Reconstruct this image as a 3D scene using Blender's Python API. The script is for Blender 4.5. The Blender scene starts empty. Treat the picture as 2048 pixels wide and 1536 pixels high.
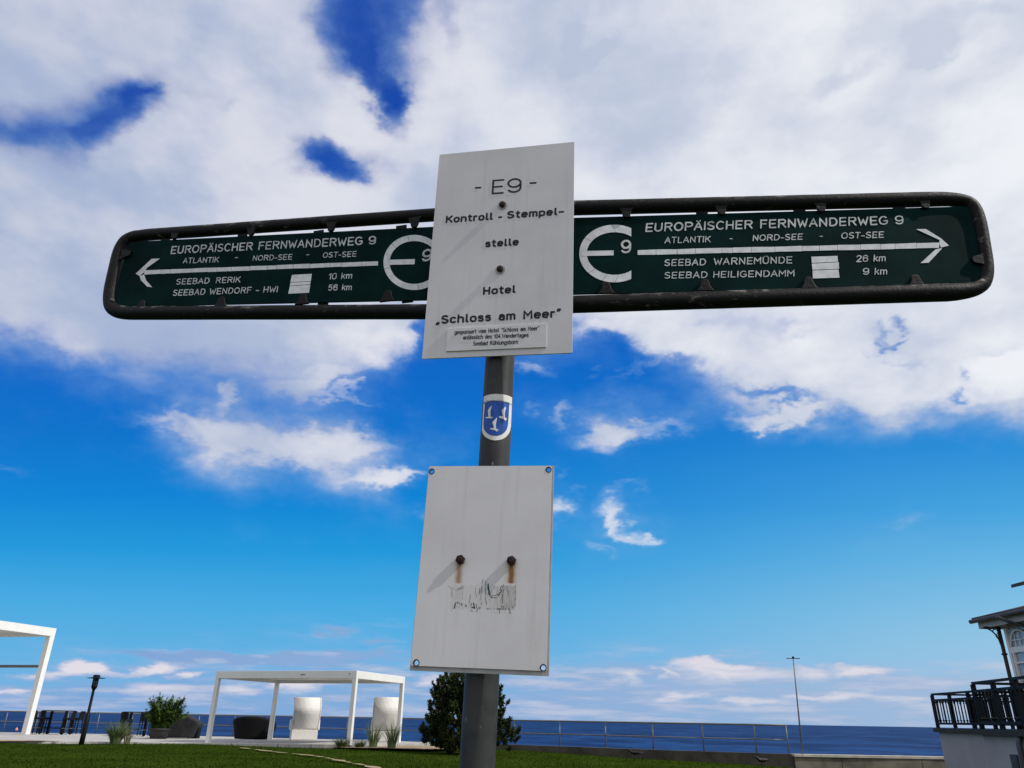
import bpy, bmesh, math, random
from mathutils import Vector, Matrix
random.seed(7)
R = math.radians
SC = bpy.context.scene
COL = SC.collection

# ------------------------------------------------------------------ camera
PITCH, ROLL, EYE = math.atan(671.5 / 1500.0), R(1.01), 1.1
cam_d = bpy.data.cameras.new('camera')
cam = bpy.data.objects.new('camera', cam_d)
COL.objects.link(cam)
SC.camera = cam
cam_d.sensor_width = 36.0
cam_d.lens = 1500.0 * 36.0 / 2048.0
cam_d.clip_start, cam_d.clip_end = 0.05, 60000
f = Vector((0, math.cos(PITCH), math.sin(PITCH)))
u = Vector((0, -math.sin(PITCH), math.cos(PITCH)))
r = Vector((1, 0, 0))
cr = r * math.cos(ROLL) + u * math.sin(ROLL)
cu = -r * math.sin(ROLL) + u * math.cos(ROLL)
cam.matrix_world = Matrix(((cr.x, cu.x, -f.x, 0), (cr.y, cu.y, -f.y, 0), (cr.z, cu.z, -f.z, EYE), (0, 0, 0, 1)))

# ------------------------------------------------------------------ exposure
SC.view_settings.view_transform = 'Standard'
SC.view_settings.look = 'None'
SC.view_settings.exposure = 0.0
SC.view_settings.gamma = 1.0
SC.cycles.max_bounces = 6
SC.cycles.diffuse_bounces = 3
SC.cycles.glossy_bounces = 3

FRAMES = {'top': ([-0.0316, 1.47, 2.1102], (-11.46, 3.42, 1.94)), 'low': ([-0.0481, 1.491, 1.3798], (-9.43, -0.15, 1.73)), 'left': ([-0.0225, 1.516, 2.05], (-14, 1, 0)), 'right': ([-0.0225, 1.516, 2.05], (-3, 3, 0))}
POLE = {'base': [-0.0973, 1.5985, -0.55], 'top': [-0.0153, 1.5213, 2.3]}
LEFT_TEXT = [('EUROPÄISCHER FERNWANDERWEG 9', (-0.949, 0.2008),(-0.3372, 0.144),(-0.95, 0.2268)),('ATLANTIK', (-0.9013, 0.1645),(-0.7891, 0.1523),(-0.9019, 0.1825)),('-', (-0.7408, 0.1529),(-0.7338, 0.1524),(-0.7415, 0.1711)),('NORD-SEE', (-0.6874, 0.1429),(-0.5698, 0.1308),(-0.6873, 0.1604)),('-', (-0.5293, 0.1327),(-0.5227, 0.1323),(-0.5296, 0.1494)),('OST-SEE', (-0.4832, 0.1238),(-0.3879, 0.1145),(-0.4825, 0.1407)),('SEEBAD', (-0.9088, 0.099),(-0.8051, 0.0893),(-0.9092, 0.1176)),('RERIK', (-0.7869, 0.0875),(-0.712, 0.0809),(-0.7874, 0.1058)),('SEEBAD WENDORF - HWI', (-0.9117, 0.0652),(-0.5969, 0.0371),(-0.9117, 0.084)),('10 km', (-0.4586, 0.0565),(-0.3936, 0.0509),(-0.458, 0.0749)),('56 km', (-0.4565, 0.024),(-0.391, 0.0176),(-0.4559, 0.0416)),('9', (-0.2121, 0.0751),(-0.1853, 0.0743),(-0.209, 0.1103))]
RIGHT_TEXT = [('EUROPÄISCHER FERNWANDERWEG 9', (0.3348, 0.1222),(0.9437, 0.134),(0.3381, 0.1469)),('ATLANTIK', (0.3799, 0.09),(0.4883, 0.0913),(0.3825, 0.1077)),('-', (0.5348, 0.093),(0.5398, 0.0929),(0.5374, 0.1107)),('NORD-SEE', (0.5861, 0.0934),(0.7039, 0.0952),(0.5893, 0.1105)),('-', (0.745, 0.0964),(0.7504, 0.0963),(0.7483, 0.114)),('OST-SEE', (0.7922, 0.0962),(0.8916, 0.0977),(0.7962, 0.1138)),('SEEBAD', (0.3753, 0.0282),(0.4728, 0.0292),(0.3779, 0.0466)),('WARNEMÜNDE', (0.4903, 0.0296),(0.6724, 0.0318),(0.4928, 0.0486)),('SEEBAD HEILIGENDAMM', (0.3733, -0.005),(0.6732, -0.0029),(0.3759, 0.0126)),('26 km', (0.8176, 0.0333),(0.8853, 0.0347),(0.8213, 0.0516)),('9 km', (0.8277, -0.0003),(0.883, -0.0004),(0.8314, 0.0178)),('9', (0.2751, 0.0638),(0.3005, 0.0646),(0.2776, 0.101))]
LEFT_ARROW = {'shaft': [(-1.0208, 0.1585),(-1.0177, 0.1454),(-0.3268, 0.0928),(-0.3257, 0.0805)], 'head': [[(-1.0457, 0.1517),(-1.0053, 0.1937),(-0.9778, 0.1909),(-1.0131, 0.1659),(-1.0193, 0.1519)], [(-1.0457, 0.1517),(-1.0193, 0.1519),(-1.0313, 0.1424)], [(-1.0313, 0.1424),(-1.0177, 0.1454),(-1.0061, 0.125),(-0.9817, 0.1005),(-0.9988, 0.1048),(-1.0243, 0.1289)]], 'square': [[(-0.5632, 0.0839),(-0.507, 0.0799),(-0.5071, 0.0584),(-0.565, 0.0629)], [(-0.5643, 0.0614),(-0.5069, 0.0569),(-0.5073, 0.0492),(-0.5648, 0.0521)], [(-0.5646, 0.0506),(-0.5071, 0.0477),(-0.5078, 0.0246),(-0.5662, 0.029)]]}
RIGHT_ARROW = {'shaft': [(0.3156, 0.0726),(0.315, 0.0592),(1.0159, 0.083),(1.0132, 0.0685)], 'head': [[(1.0358, 0.0746),(1.0172, 0.0899),(0.9695, 0.12),(0.9913, 0.1202),(1.0219, 0.0939)], [(1.0358, 0.0746),(1.0172, 0.0691),(1.0153, 0.0795),(1.0172, 0.0899)], [(1.018, 0.0679),(1.0037, 0.0646),(0.9631, 0.0286),(0.9817, 0.0295),(1.0187, 0.0667)]], 'square': [[(0.718, 0.049),(0.7779, 0.0505),(0.7772, 0.035),(0.7169, 0.0324)], [(0.7166, 0.0306),(0.7785, 0.0335),(0.777, 0.0162),(0.716, 0.0141)], [(0.7158, 0.0124),(0.7753, 0.0145),(0.7747, -0.007),(0.7141, -0.0085)]]}
LEFT_RING = ([(-0.1588, 0.0994),(-0.164, 0.1087),(-0.1702, 0.1177),(-0.1773, 0.126),(-0.1852, 0.1336),(-0.1939, 0.1403),(-0.2032, 0.1462),(-0.2129, 0.1509),(-0.2229, 0.1545),(-0.233, 0.1569),(-0.2432, 0.1581),(-0.2531, 0.158),(-0.2628, 0.1566),(-0.2719, 0.154),(-0.2804, 0.1502),(-0.2881, 0.1452),(-0.2949, 0.1391),(-0.3007, 0.1321),(-0.3054, 0.1242),(-0.3089, 0.1156),(-0.3112, 0.1064),(-0.3122, 0.0968),(-0.312, 0.0869),(-0.3106, 0.0768),(-0.3079, 0.0668),(-0.304, 0.057),(-0.299, 0.0475),(-0.2931, 0.0384),(-0.2862, 0.03),(-0.2784, 0.0223),(-0.27, 0.0155),(-0.2611, 0.0095),(-0.2517, 0.0046),(-0.242, 0.0008),(-0.2322, -0.0019),(-0.2224, -0.0035),(-0.2127, -0.0039),(-0.2033, -0.0031),(-0.1943, -0.0011),(-0.1859, 0.002),(-0.178, 0.0062),(-0.171, 0.0114),(-0.1648, 0.0176),(-0.1596, 0.0246),(-0.1554, 0.0324)], [(-0.173, 0.0938),(-0.1771, 0.1011),(-0.1821, 0.1081),(-0.1878, 0.1145),(-0.1941, 0.1204),(-0.201, 0.1257),(-0.2084, 0.1302),(-0.2162, 0.1339),(-0.2242, 0.1367),(-0.2323, 0.1386),(-0.2404, 0.1395),(-0.2483, 0.1394),(-0.2559, 0.1384),(-0.2632, 0.1364),(-0.27, 0.1334),(-0.2761, 0.1296),(-0.2816, 0.125),(-0.2862, 0.1195),(-0.29, 0.1135),(-0.2928, 0.1068),(-0.2947, 0.0997),(-0.2956, 0.0923),(-0.2954, 0.0846),(-0.2943, 0.0768),(-0.2922, 0.069),(-0.2892, 0.0614),(-0.2853, 0.054),(-0.2805, 0.0469),(-0.275, 0.0403),(-0.2689, 0.0343),(-0.2622, 0.0289),(-0.255, 0.0242),(-0.2475, 0.0204),(-0.2397, 0.0173),(-0.2319, 0.0152),(-0.224, 0.0139),(-0.2162, 0.0136),(-0.2086, 0.0141),(-0.2014, 0.0156),(-0.1946, 0.018),(-0.1883, 0.0213),(-0.1827, 0.0253),(-0.1777, 0.0301),(-0.1735, 0.0356),(-0.1701, 0.0417)])
LEFT_BAR = [(-0.31, 0.0939),(-0.2283, 0.085),(-0.2282, 0.0701),(-0.3087, 0.0787)]
RIGHT_RING = ([(0.3035, 0.1335),(0.2965, 0.1369),(0.2892, 0.1396),(0.2816, 0.1417),(0.2738, 0.1431),(0.266, 0.1438),(0.258, 0.1437),(0.2501, 0.143),(0.2423, 0.1415),(0.2346, 0.1394),(0.2272, 0.1366),(0.2201, 0.1331),(0.2133, 0.129),(0.207, 0.1244),(0.2012, 0.1192),(0.196, 0.1135),(0.1913, 0.1074),(0.1873, 0.1009),(0.1839, 0.0941),(0.1812, 0.0871),(0.1792, 0.0799),(0.178, 0.0725),(0.1775, 0.0652),(0.1777, 0.0578),(0.1787, 0.0505),(0.1804, 0.0433),(0.1827, 0.0363),(0.1858, 0.0296),(0.1895, 0.0233),(0.1939, 0.0172),(0.1988, 0.0117),(0.2042, 0.0066),(0.2101, 0.002),(0.2165, -0.0021),(0.2232, -0.0056),(0.2302, -0.0084),(0.2375, -0.0106),(0.245, -0.0122),(0.2526, -0.0131),(0.2603, -0.0134),(0.268, -0.0129),(0.2757, -0.0118),(0.2832, -0.0101),(0.2905, -0.0077),(0.2975, -0.0046)], [(0.3025, 0.1101),(0.2971, 0.1135),(0.2914, 0.1165),(0.2854, 0.1189),(0.279, 0.1207),(0.2725, 0.122),(0.2659, 0.1226),(0.2592, 0.1227),(0.2526, 0.1222),(0.246, 0.121),(0.2395, 0.1193),(0.2333, 0.117),(0.2274, 0.1142),(0.2219, 0.1108),(0.2167, 0.107),(0.212, 0.1027),(0.2078, 0.0981),(0.2042, 0.0931),(0.2011, 0.0878),(0.1987, 0.0823),(0.1969, 0.0766),(0.1958, 0.0708),(0.1953, 0.0649),(0.1955, 0.059),(0.1964, 0.0533),(0.1979, 0.0476),(0.2001, 0.0421),(0.2028, 0.0368),(0.2062, 0.0319),(0.2101, 0.0272),(0.2145, 0.023),(0.2194, 0.0191),(0.2246, 0.0158),(0.2303, 0.0129),(0.2362, 0.0105),(0.2424, 0.0087),(0.2487, 0.0074),(0.2552, 0.0068),(0.2617, 0.0066),(0.2683, 0.0071),(0.2747, 0.0081),(0.281, 0.0097),(0.2871, 0.0119),(0.293, 0.0145),(0.2985, 0.0177)])
RIGHT_BAR = [(0.1807, 0.0716),(0.2592, 0.0722),(0.2587, 0.0588),(0.1824, 0.058)]
LEFT_FRAME = [(-0.0741, 0.206),(-1.0837, 0.286),(-1.1262, 0.2633),(-1.1202, 0.0768),(-1.0855, 0.0368),(-0.0651, -0.0773)]
RIGHT_FRAME = [(0.0401, 0.1961),(1.0943, 0.2078),(1.1242, 0.1782),(1.1116, -0.0099),(1.0733, -0.0432),(0.0425, -0.0697)]
LEFT_PANEL = [(-0.0728, 0.1638),(-1.0943, 0.2625),(-1.1029, 0.0552),(-0.0661, -0.0465)]
RIGHT_PANEL = [(0.0404, 0.1634),(1.1081, 0.1821),(1.0947, -0.0269),(0.0422, -0.0455)]
LEFT_LUGS = [(-0.9428, 0.2567),(-0.7023, 0.2333),(-0.4663, 0.2103),(-0.2351, 0.1872),(-1.0, 0.0485),(-0.7555, 0.0302),(-0.5206, 0.0103),(-0.2909, -0.0089),(-1.0862, 0.219)]
RIGHT_LUGS = [(0.2932, 0.1714),(0.5202, 0.1754),(0.7559, 0.1792),(1.0, 0.1852),(0.2378, -0.025),(0.4654, -0.0208),(0.7012, -0.0179),(0.9423, -0.0151),(1.0889, 0.0337)]
LEFT_TABS = [(-0.982, 0.2543),(-0.7365, 0.2283),(-0.5081, 0.2042),(-0.2751, 0.1843),(-0.469, -0.0007),(-0.2427, -0.0195)]
RIGHT_TABS = [(0.4763, 0.1713),(0.7088, 0.1758),(0.9441, 0.1808),(0.3471, -0.0291)]
TOP_TEXT = [('-', (-0.073, 0.1634),(-0.0561, 0.1626),(-0.0723, 0.1763)),('E9', (-0.0325, 0.1458),(0.0444, 0.1448),(-0.0323, 0.1875)),('-', (0.0624, 0.163),(0.0803, 0.1625),(0.0631, 0.177)),('Kontroll', (-0.1408, 0.0745),(-0.0228, 0.0739),(-0.1408, 0.0955)),('-', (-0.011, 0.0716),(0.0003, 0.0715),(-0.0108, 0.0924)),('Stempel-', (0.0107, 0.0739),(0.1476, 0.073),(0.0113, 0.095)),('stelle', (-0.0383, -0.0004),(0.0426, -0.001),(-0.0383, 0.0202)),('Hotel', (-0.0379, -0.125),(0.0397, -0.1248),(-0.0376, -0.1042)),('„Schloss am Meer”', (-0.1448, -0.193),(0.1445, -0.1914),(-0.1451, -0.171))]
STICKER = [(-0.1143, -0.2073),(0.113, -0.2061),(0.1129, -0.2624),(-0.1136, -0.2624)]
STICKER_TEXT = [('gesponsert vom Hotel "Schloss am Meer"', (-0.0971, -0.2227),(0.0973, -0.2221),(-0.0971, -0.2119)),('anlässlich des 104.Wandertages', (-0.0759, -0.2363),(0.0736, -0.2372),(-0.0759, -0.226)),('Seebad Kühlungsborn', (-0.0521, -0.2524),(0.0505, -0.2527),(-0.052, -0.2418))]
TOP_BOLTS = [(-0.0008, 0.1124),(0.0011, -0.0621)]
LOW_HOLES = [(-0.1243, 0.1888),(0.1217, 0.1917),(0.1221, -0.1879),(-0.1196, -0.188)]
LOW_BOLTS = [(-0.0481, 0.0059),(0.0543, 0.0056)]
LOW_STAINS = [(-0.0499, -0.0076),(-0.0478, -0.0401),(0.0545, -0.0075),(0.056, -0.038)]
LOW_PATCH = [(-0.065, -0.0422),(0.0645, -0.0395),(0.0652, -0.0846),(-0.0604, -0.0878),(0.0292, -0.0403),(-0.0496, -0.041)]
LOW_MARKS = [([(-0.0619, -0.0522),(-0.0608, -0.0587),(-0.0599, -0.0655)], 0.00054),([(-0.0395, -0.0469),(-0.0392, -0.0573),(-0.0383, -0.0693)], 0.00054),([(-0.0685, -0.0445),(-0.0626, -0.0492),(-0.0552, -0.0506)], 0.00045),([(-0.051, -0.0524),(-0.0444, -0.0496),(-0.0387, -0.046)], 0.00063),([(-0.0507, -0.0502),(-0.0446, -0.047),(-0.0399, -0.0426)], 0.00045),([(-0.0241, -0.0596),(-0.024, -0.0681),(-0.0252, -0.0767)], 0.00054),([(-0.0146, -0.0472),(-0.0134, -0.0576),(-0.01, -0.0678)], 0.00071),([(-0.0063, -0.0488),(-0.006, -0.0531),(-0.007, -0.0592)], 0.00063),([(-0.0011, -0.0313),(-0.0018, -0.0418),(-0.0023, -0.0556),(-0.0027, -0.0693),(-0.0008, -0.0787)], 0.0008),([(0.0058, -0.0325),(0.0049, -0.0399),(0.0052, -0.052),(0.0071, -0.0691),(0.009, -0.0776)], 0.0008),([(0.0103, -0.0394),(0.0107, -0.0467),(0.0137, -0.0595)], 0.00268),([(0.0364, -0.041),(0.0339, -0.0514)], 0.00063),([(0.0404, -0.04),(0.0362, -0.053),(0.0312, -0.0609)], 0.00125),([(0.0422, -0.0477),(0.04, -0.0581),(0.0396, -0.0751)], 0.00089),([(0.0226, -0.043),(0.0158, -0.0569)], 0.00045),([(0.0158, -0.0569),(0.0196, -0.0611),(0.0259, -0.0606),(0.0302, -0.0575)], 0.00071),([(0.0156, -0.0616),(0.0199, -0.065)], 0.00143),([(0.0212, -0.0654),(0.0279, -0.0644)], 0.0008),([(0.0467, -0.0408),(0.0508, -0.0604)], 0.00045),([(0.0641, -0.0404),(0.0646, -0.0609),(0.0646, -0.0796)], 0.00045),([(-0.0518, -0.0765),(-0.0531, -0.0825),(-0.054, -0.0868)], 0.00161),([(-0.0487, -0.0756),(-0.0469, -0.076)], 0.00161),([(-0.0441, -0.0763),(-0.043, -0.0789)], 0.0008),([(-0.0396, -0.0771),(-0.0391, -0.0813)], 0.00125),([(-0.0322, -0.0795),(-0.0301, -0.0828)], 0.00179),([(-0.0207, -0.0766),(-0.0208, -0.0817)], 0.00161),([(-0.0162, -0.0757),(-0.0137, -0.0858)], 0.00179),([(-0.0193, -0.0834),(-0.0147, -0.085)], 0.00161),([(-0.0107, -0.0781),(-0.0097, -0.0857)], 0.0008),([(-0.0057, -0.0856),(-0.0022, -0.0846)], 0.00107),([(-0.0083, -0.0865),(-0.0088, -0.0924)], 0.00071),([(0.0104, -0.0864),(0.0139, -0.0849)], 0.00089),([(0.0158, -0.0863),(0.0255, -0.0861)], 0.00071),([(0.0299, -0.0858),(0.0432, -0.0856)], 0.00107),([(0.0376, -0.0794),(0.0387, -0.0845)], 0.00107),([(0.0408, -0.081),(0.0431, -0.0831)], 0.00143),([(0.0468, -0.0855),(0.0472, -0.0859)], 0.00125),([(0.0353, -0.0871),(0.0353, -0.0938)], 0.00063),([(0.0533, -0.0832),(0.056, -0.0932)], 0.00125),([(0.061, -0.0797),(0.0617, -0.0839)], 0.00089),([(-0.0188, -0.0902),(-0.0177, -0.091)], 0.00107)]
EMB_OUT = [(-1.1127, 0.7316),(-0.7233, 0.7315),(-0.414, 0.7317),(-0.0948, 0.732),(0.2135, 0.732),(0.5441, 0.7325),(0.8849, 0.7329),(1.2279, 0.7336),(1.239, 0.7176),(1.2753, 0.6905),(1.2677, 0.6678),(1.167, 0.6559),(0.9606, 0.6456),(0.7167, 0.6363),(0.4573, 0.6299),(0.2242, 0.6268),(-0.0244, 0.6254),(-0.281, 0.6272),(-0.5373, 0.6315),(-0.7794, 0.6381),(-0.988, 0.646),(-1.111, 0.6542),(-1.0958, 0.6675),(-1.1017, 0.6902),(-1.1078, 0.7131)]
EMB_IN = [(-0.9025, 0.7147),(-0.5894, 0.7156),(-0.3029, 0.7156),(-0.0172, 0.7154),(0.2923, 0.7153),(0.6035, 0.7156),(0.8813, 0.7161),(0.8852, 0.6997),(0.8773, 0.6815),(0.8638, 0.6661),(0.7978, 0.6565),(0.6324, 0.6471),(0.4128, 0.6402),(0.1834, 0.6365),(-0.0411, 0.6358),(-0.2988, 0.6373),(-0.5602, 0.6426),(-0.7542, 0.6495),(-0.8783, 0.6575),(-0.9157, 0.6659),(-0.9191, 0.6884),(-0.9077, 0.702)]
EMB_GULLS = [[(-0.3191, 0.7049),(-0.3263, 0.7013),(-0.3751, 0.6951),(-0.3929, 0.6897),(-0.3626, 0.6806),(-0.34, 0.6786),(-0.1917, 0.678),(-0.2234, 0.6769),(-0.3282, 0.6765),(-0.2607, 0.6728),(-0.3537, 0.6756),(-0.6653, 0.6768),(-0.737, 0.6784),(-0.7068, 0.6803),(-0.5307, 0.6794),(-0.5248, 0.6839),(-0.5914, 0.6942),(-0.564, 0.6959),(-0.4557, 0.7008)], [(0.5965, 0.7055),(0.5975, 0.7015),(0.5503, 0.6938),(0.536, 0.6883),(0.557, 0.6812),(0.574, 0.68),(0.7302, 0.6782),(0.7068, 0.6764),(0.6271, 0.676),(0.6789, 0.6737),(0.6014, 0.6731),(0.5232, 0.6752),(0.3008, 0.6764),(0.1737, 0.6781),(0.2026, 0.6809),(0.3731, 0.6813),(0.4114, 0.6829),(0.3609, 0.6889),(0.3204, 0.6941),(0.3494, 0.6961),(0.4784, 0.7019)], [(0.0481, 0.6773),(0.0494, 0.6733),(0.0231, 0.6661),(0.0107, 0.6581),(0.0331, 0.6519),(0.0595, 0.6511),(0.2082, 0.6498),(0.1777, 0.6481),(0.0762, 0.6485),(0.1394, 0.6451),(0.0554, 0.6458),(-0.0106, 0.6479),(-0.295, 0.6501),(-0.3645, 0.6516),(-0.3267, 0.653),(-0.144, 0.6525),(-0.1092, 0.6544),(-0.1575, 0.6606),(-0.2216, 0.6651),(-0.2072, 0.6673),(-0.0988, 0.6713)]]
EMB_TEXT = [(-1.0417, 0.7253),(-0.6756, 0.7256),(-0.3184, 0.7245),(0.0201, 0.7241),(0.0946, 0.7254),(0.4995, 0.7239),(1.0633, 0.726)]
AXIS = {'B': [-0.05218, 1.556, 1.01764], 'a': [0.028749, -0.027068, 0.99922], 'e1': [0.999586, -0.0, -0.02876], 'e2': [-0.000778, -0.999634, -0.027057], 'r': 0.0334}
SKY_GRID = [[88, 88, 88, 88, 88, 88, 88, 88, 88, 88, 88, 88, 88, 88, 88, 88, 88, 88, 88, 88, 88, 88, 88, 88, 88, 88, 88, 88, 88, 88, 88, 88], [22, 23, 24, 25, 26, 27, 32, 49, 59, 72, 64, 65, 77, 77, 68, 68, 75, 79, 87, 88, 88, 88, 88, 88, 81, 80, 75, 76, 76, 77, 78, 78], [0, 0, 0, 0, 0, 0, 0, 0, 0, 0, 1, 24, 28, 17, 0, 0, 0, 0, 8, 10, 10, 4, 0, 1, 3, 5, 6, 8, 10, 12, 13, 15], [0, 0, 0, 0, 0, 0, 0, 0, 0, 0, 0, 0, 0, 0, 0, 0, 0, 0, 0, 0, 0, 0, 0, 4, 0, 3, 0, 0, 0, 0, 0, 0], [0, 0, 0, 0, 0, 0, 0, 0, 0, 0, 0, 0, 0, 1, 3, 0, 5, 15, 20, 5, 0, 0, 0, 8, 6, 4, 2, 0, 0, 0, 0, 0], [3, 2, 2, 2, 1, 1, 0, 0, 0, 0, 0, 2, 10, 14, 9, 0, 32, 19, 33, 2, 0, 0, 0, 0, 3, 0, 0, 0, 0, 0, 0, 0], [7, 7, 8, 8, 8, 3, 0, 0, 6, 41, 40, 26, 50, 56, 8, 0, 23, 4, 12, 0, 0, 0, 0, 0, 0, 0, 0, 0, 0, 0, 0, 0], [0, 0, 0, 0, 0, 0, 0, 4, 51, 72, 81, 82, 62, 35, 24, 16, 0, 15, 25, 0, 0, 0, 0, 0, 0, 0, 0, 0, 0, 0, 0, 0], [0, 0, 0, 0, 0, 0, 2, 26, 56, 61, 47, 43, 23, 6, 0, 0, 15, 35, 66, 45, 33, 68, 65, 33, 62, 57, 37, 51, 49, 47, 46, 44], [9, 9, 8, 8, 8, 15, 25, 52, 50, 51, 55, 60, 37, 11, 0, 1, 8, 1, 17, 14, 39, 78, 87, 91, 93, 93, 80, 91, 90, 90, 89, 88], [47, 45, 43, 42, 47, 64, 76, 90, 82, 82, 84, 88, 86, 57, 1, 18, 33, 30, 5, 49, 92, 96, 97, 94, 73, 88, 83, 80, 84, 84, 85, 85], [91, 91, 91, 90, 90, 99, 99, 99, 99, 99, 99, 99, 99, 75, 0, 5, 20, 43, 68, 85, 72, 76, 82, 91, 63, 78, 95, 89, 91, 90, 90, 89], [99, 99, 99, 99, 99, 99, 99, 99, 99, 99, 99, 99, 99, 96, 84, 82, 83, 87, 93, 97, 90, 89, 92, 94, 86, 87, 98, 99, 99, 99, 99, 99], [99, 99, 99, 99, 99, 99, 99, 99, 99, 99, 99, 99, 99, 99, 99, 99, 99, 99, 99, 99, 99, 99, 99, 99, 99, 99, 99, 99, 99, 99, 99, 99], [99, 99, 99, 96, 86, 90, 91, 91, 92, 98, 99, 99, 99, 99, 99, 99, 99, 99, 99, 99, 99, 99, 99, 99, 99, 99, 99, 99, 99, 99, 99, 99], [99, 99, 99, 92, 84, 88, 88, 91, 93, 99, 93, 90, 91, 95, 99, 99, 99, 99, 99, 99, 99, 99, 99, 99, 99, 99, 99, 99, 99, 99, 99, 99], [85, 86, 87, 78, 78, 83, 90, 97, 99, 96, 74, 67, 74, 87, 99, 99, 99, 99, 99, 99, 99, 99, 99, 99, 99, 99, 99, 99, 99, 99, 99, 99], [59, 60, 61, 53, 55, 76, 96, 99, 99, 85, 35, 23, 64, 81, 99, 99, 99, 99, 99, 99, 99, 99, 99, 99, 99, 99, 99, 99, 99, 99, 99, 99], [27, 28, 31, 27, 17, 65, 97, 99, 99, 93, 71, 70, 73, 86, 99, 99, 99, 99, 99, 99, 99, 99, 99, 99, 99, 99, 99, 99, 99, 99, 99, 99], [60, 59, 57, 46, 25, 39, 84, 80, 87, 97, 94, 95, 64, 82, 97, 99, 99, 99, 99, 99, 99, 99, 99, 99, 99, 99, 99, 99, 99, 99, 99, 99], [88, 88, 82, 81, 44, 21, 65, 60, 76, 96, 98, 86, 36, 65, 93, 99, 99, 99, 99, 99, 99, 99, 99, 99, 99, 99, 99, 99, 99, 99, 99, 99], [88, 88, 87, 95, 85, 70, 77, 89, 94, 99, 84, 54, 28, 66, 86, 99, 94, 93, 99, 94, 99, 99, 99, 99, 99, 99, 99, 99, 99, 99, 99, 99], [94, 94, 95, 99, 94, 79, 86, 98, 99, 99, 66, 26, 27, 63, 79, 98, 91, 90, 99, 91, 99, 99, 99, 99, 99, 99, 99, 99, 99, 99, 99, 99], [99, 99, 99, 99, 92, 80, 86, 98, 99, 95, 46, 5, 31, 57, 70, 96, 91, 96, 99, 97, 99, 99, 99, 99, 99, 99, 99, 99, 99, 99, 99, 99], [99, 99, 99, 99, 90, 78, 88, 99, 98, 82, 32, 10, 30, 49, 62, 86, 90, 97, 99, 99, 99, 99, 99, 99, 99, 99, 99, 99, 99, 99, 99, 99], [99, 99, 99, 99, 88, 78, 89, 99, 96, 71, 25, 16, 27, 45, 55, 77, 88, 97, 99, 99, 99, 99, 99, 99, 99, 99, 99, 99, 99, 99, 99, 99]]
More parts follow.
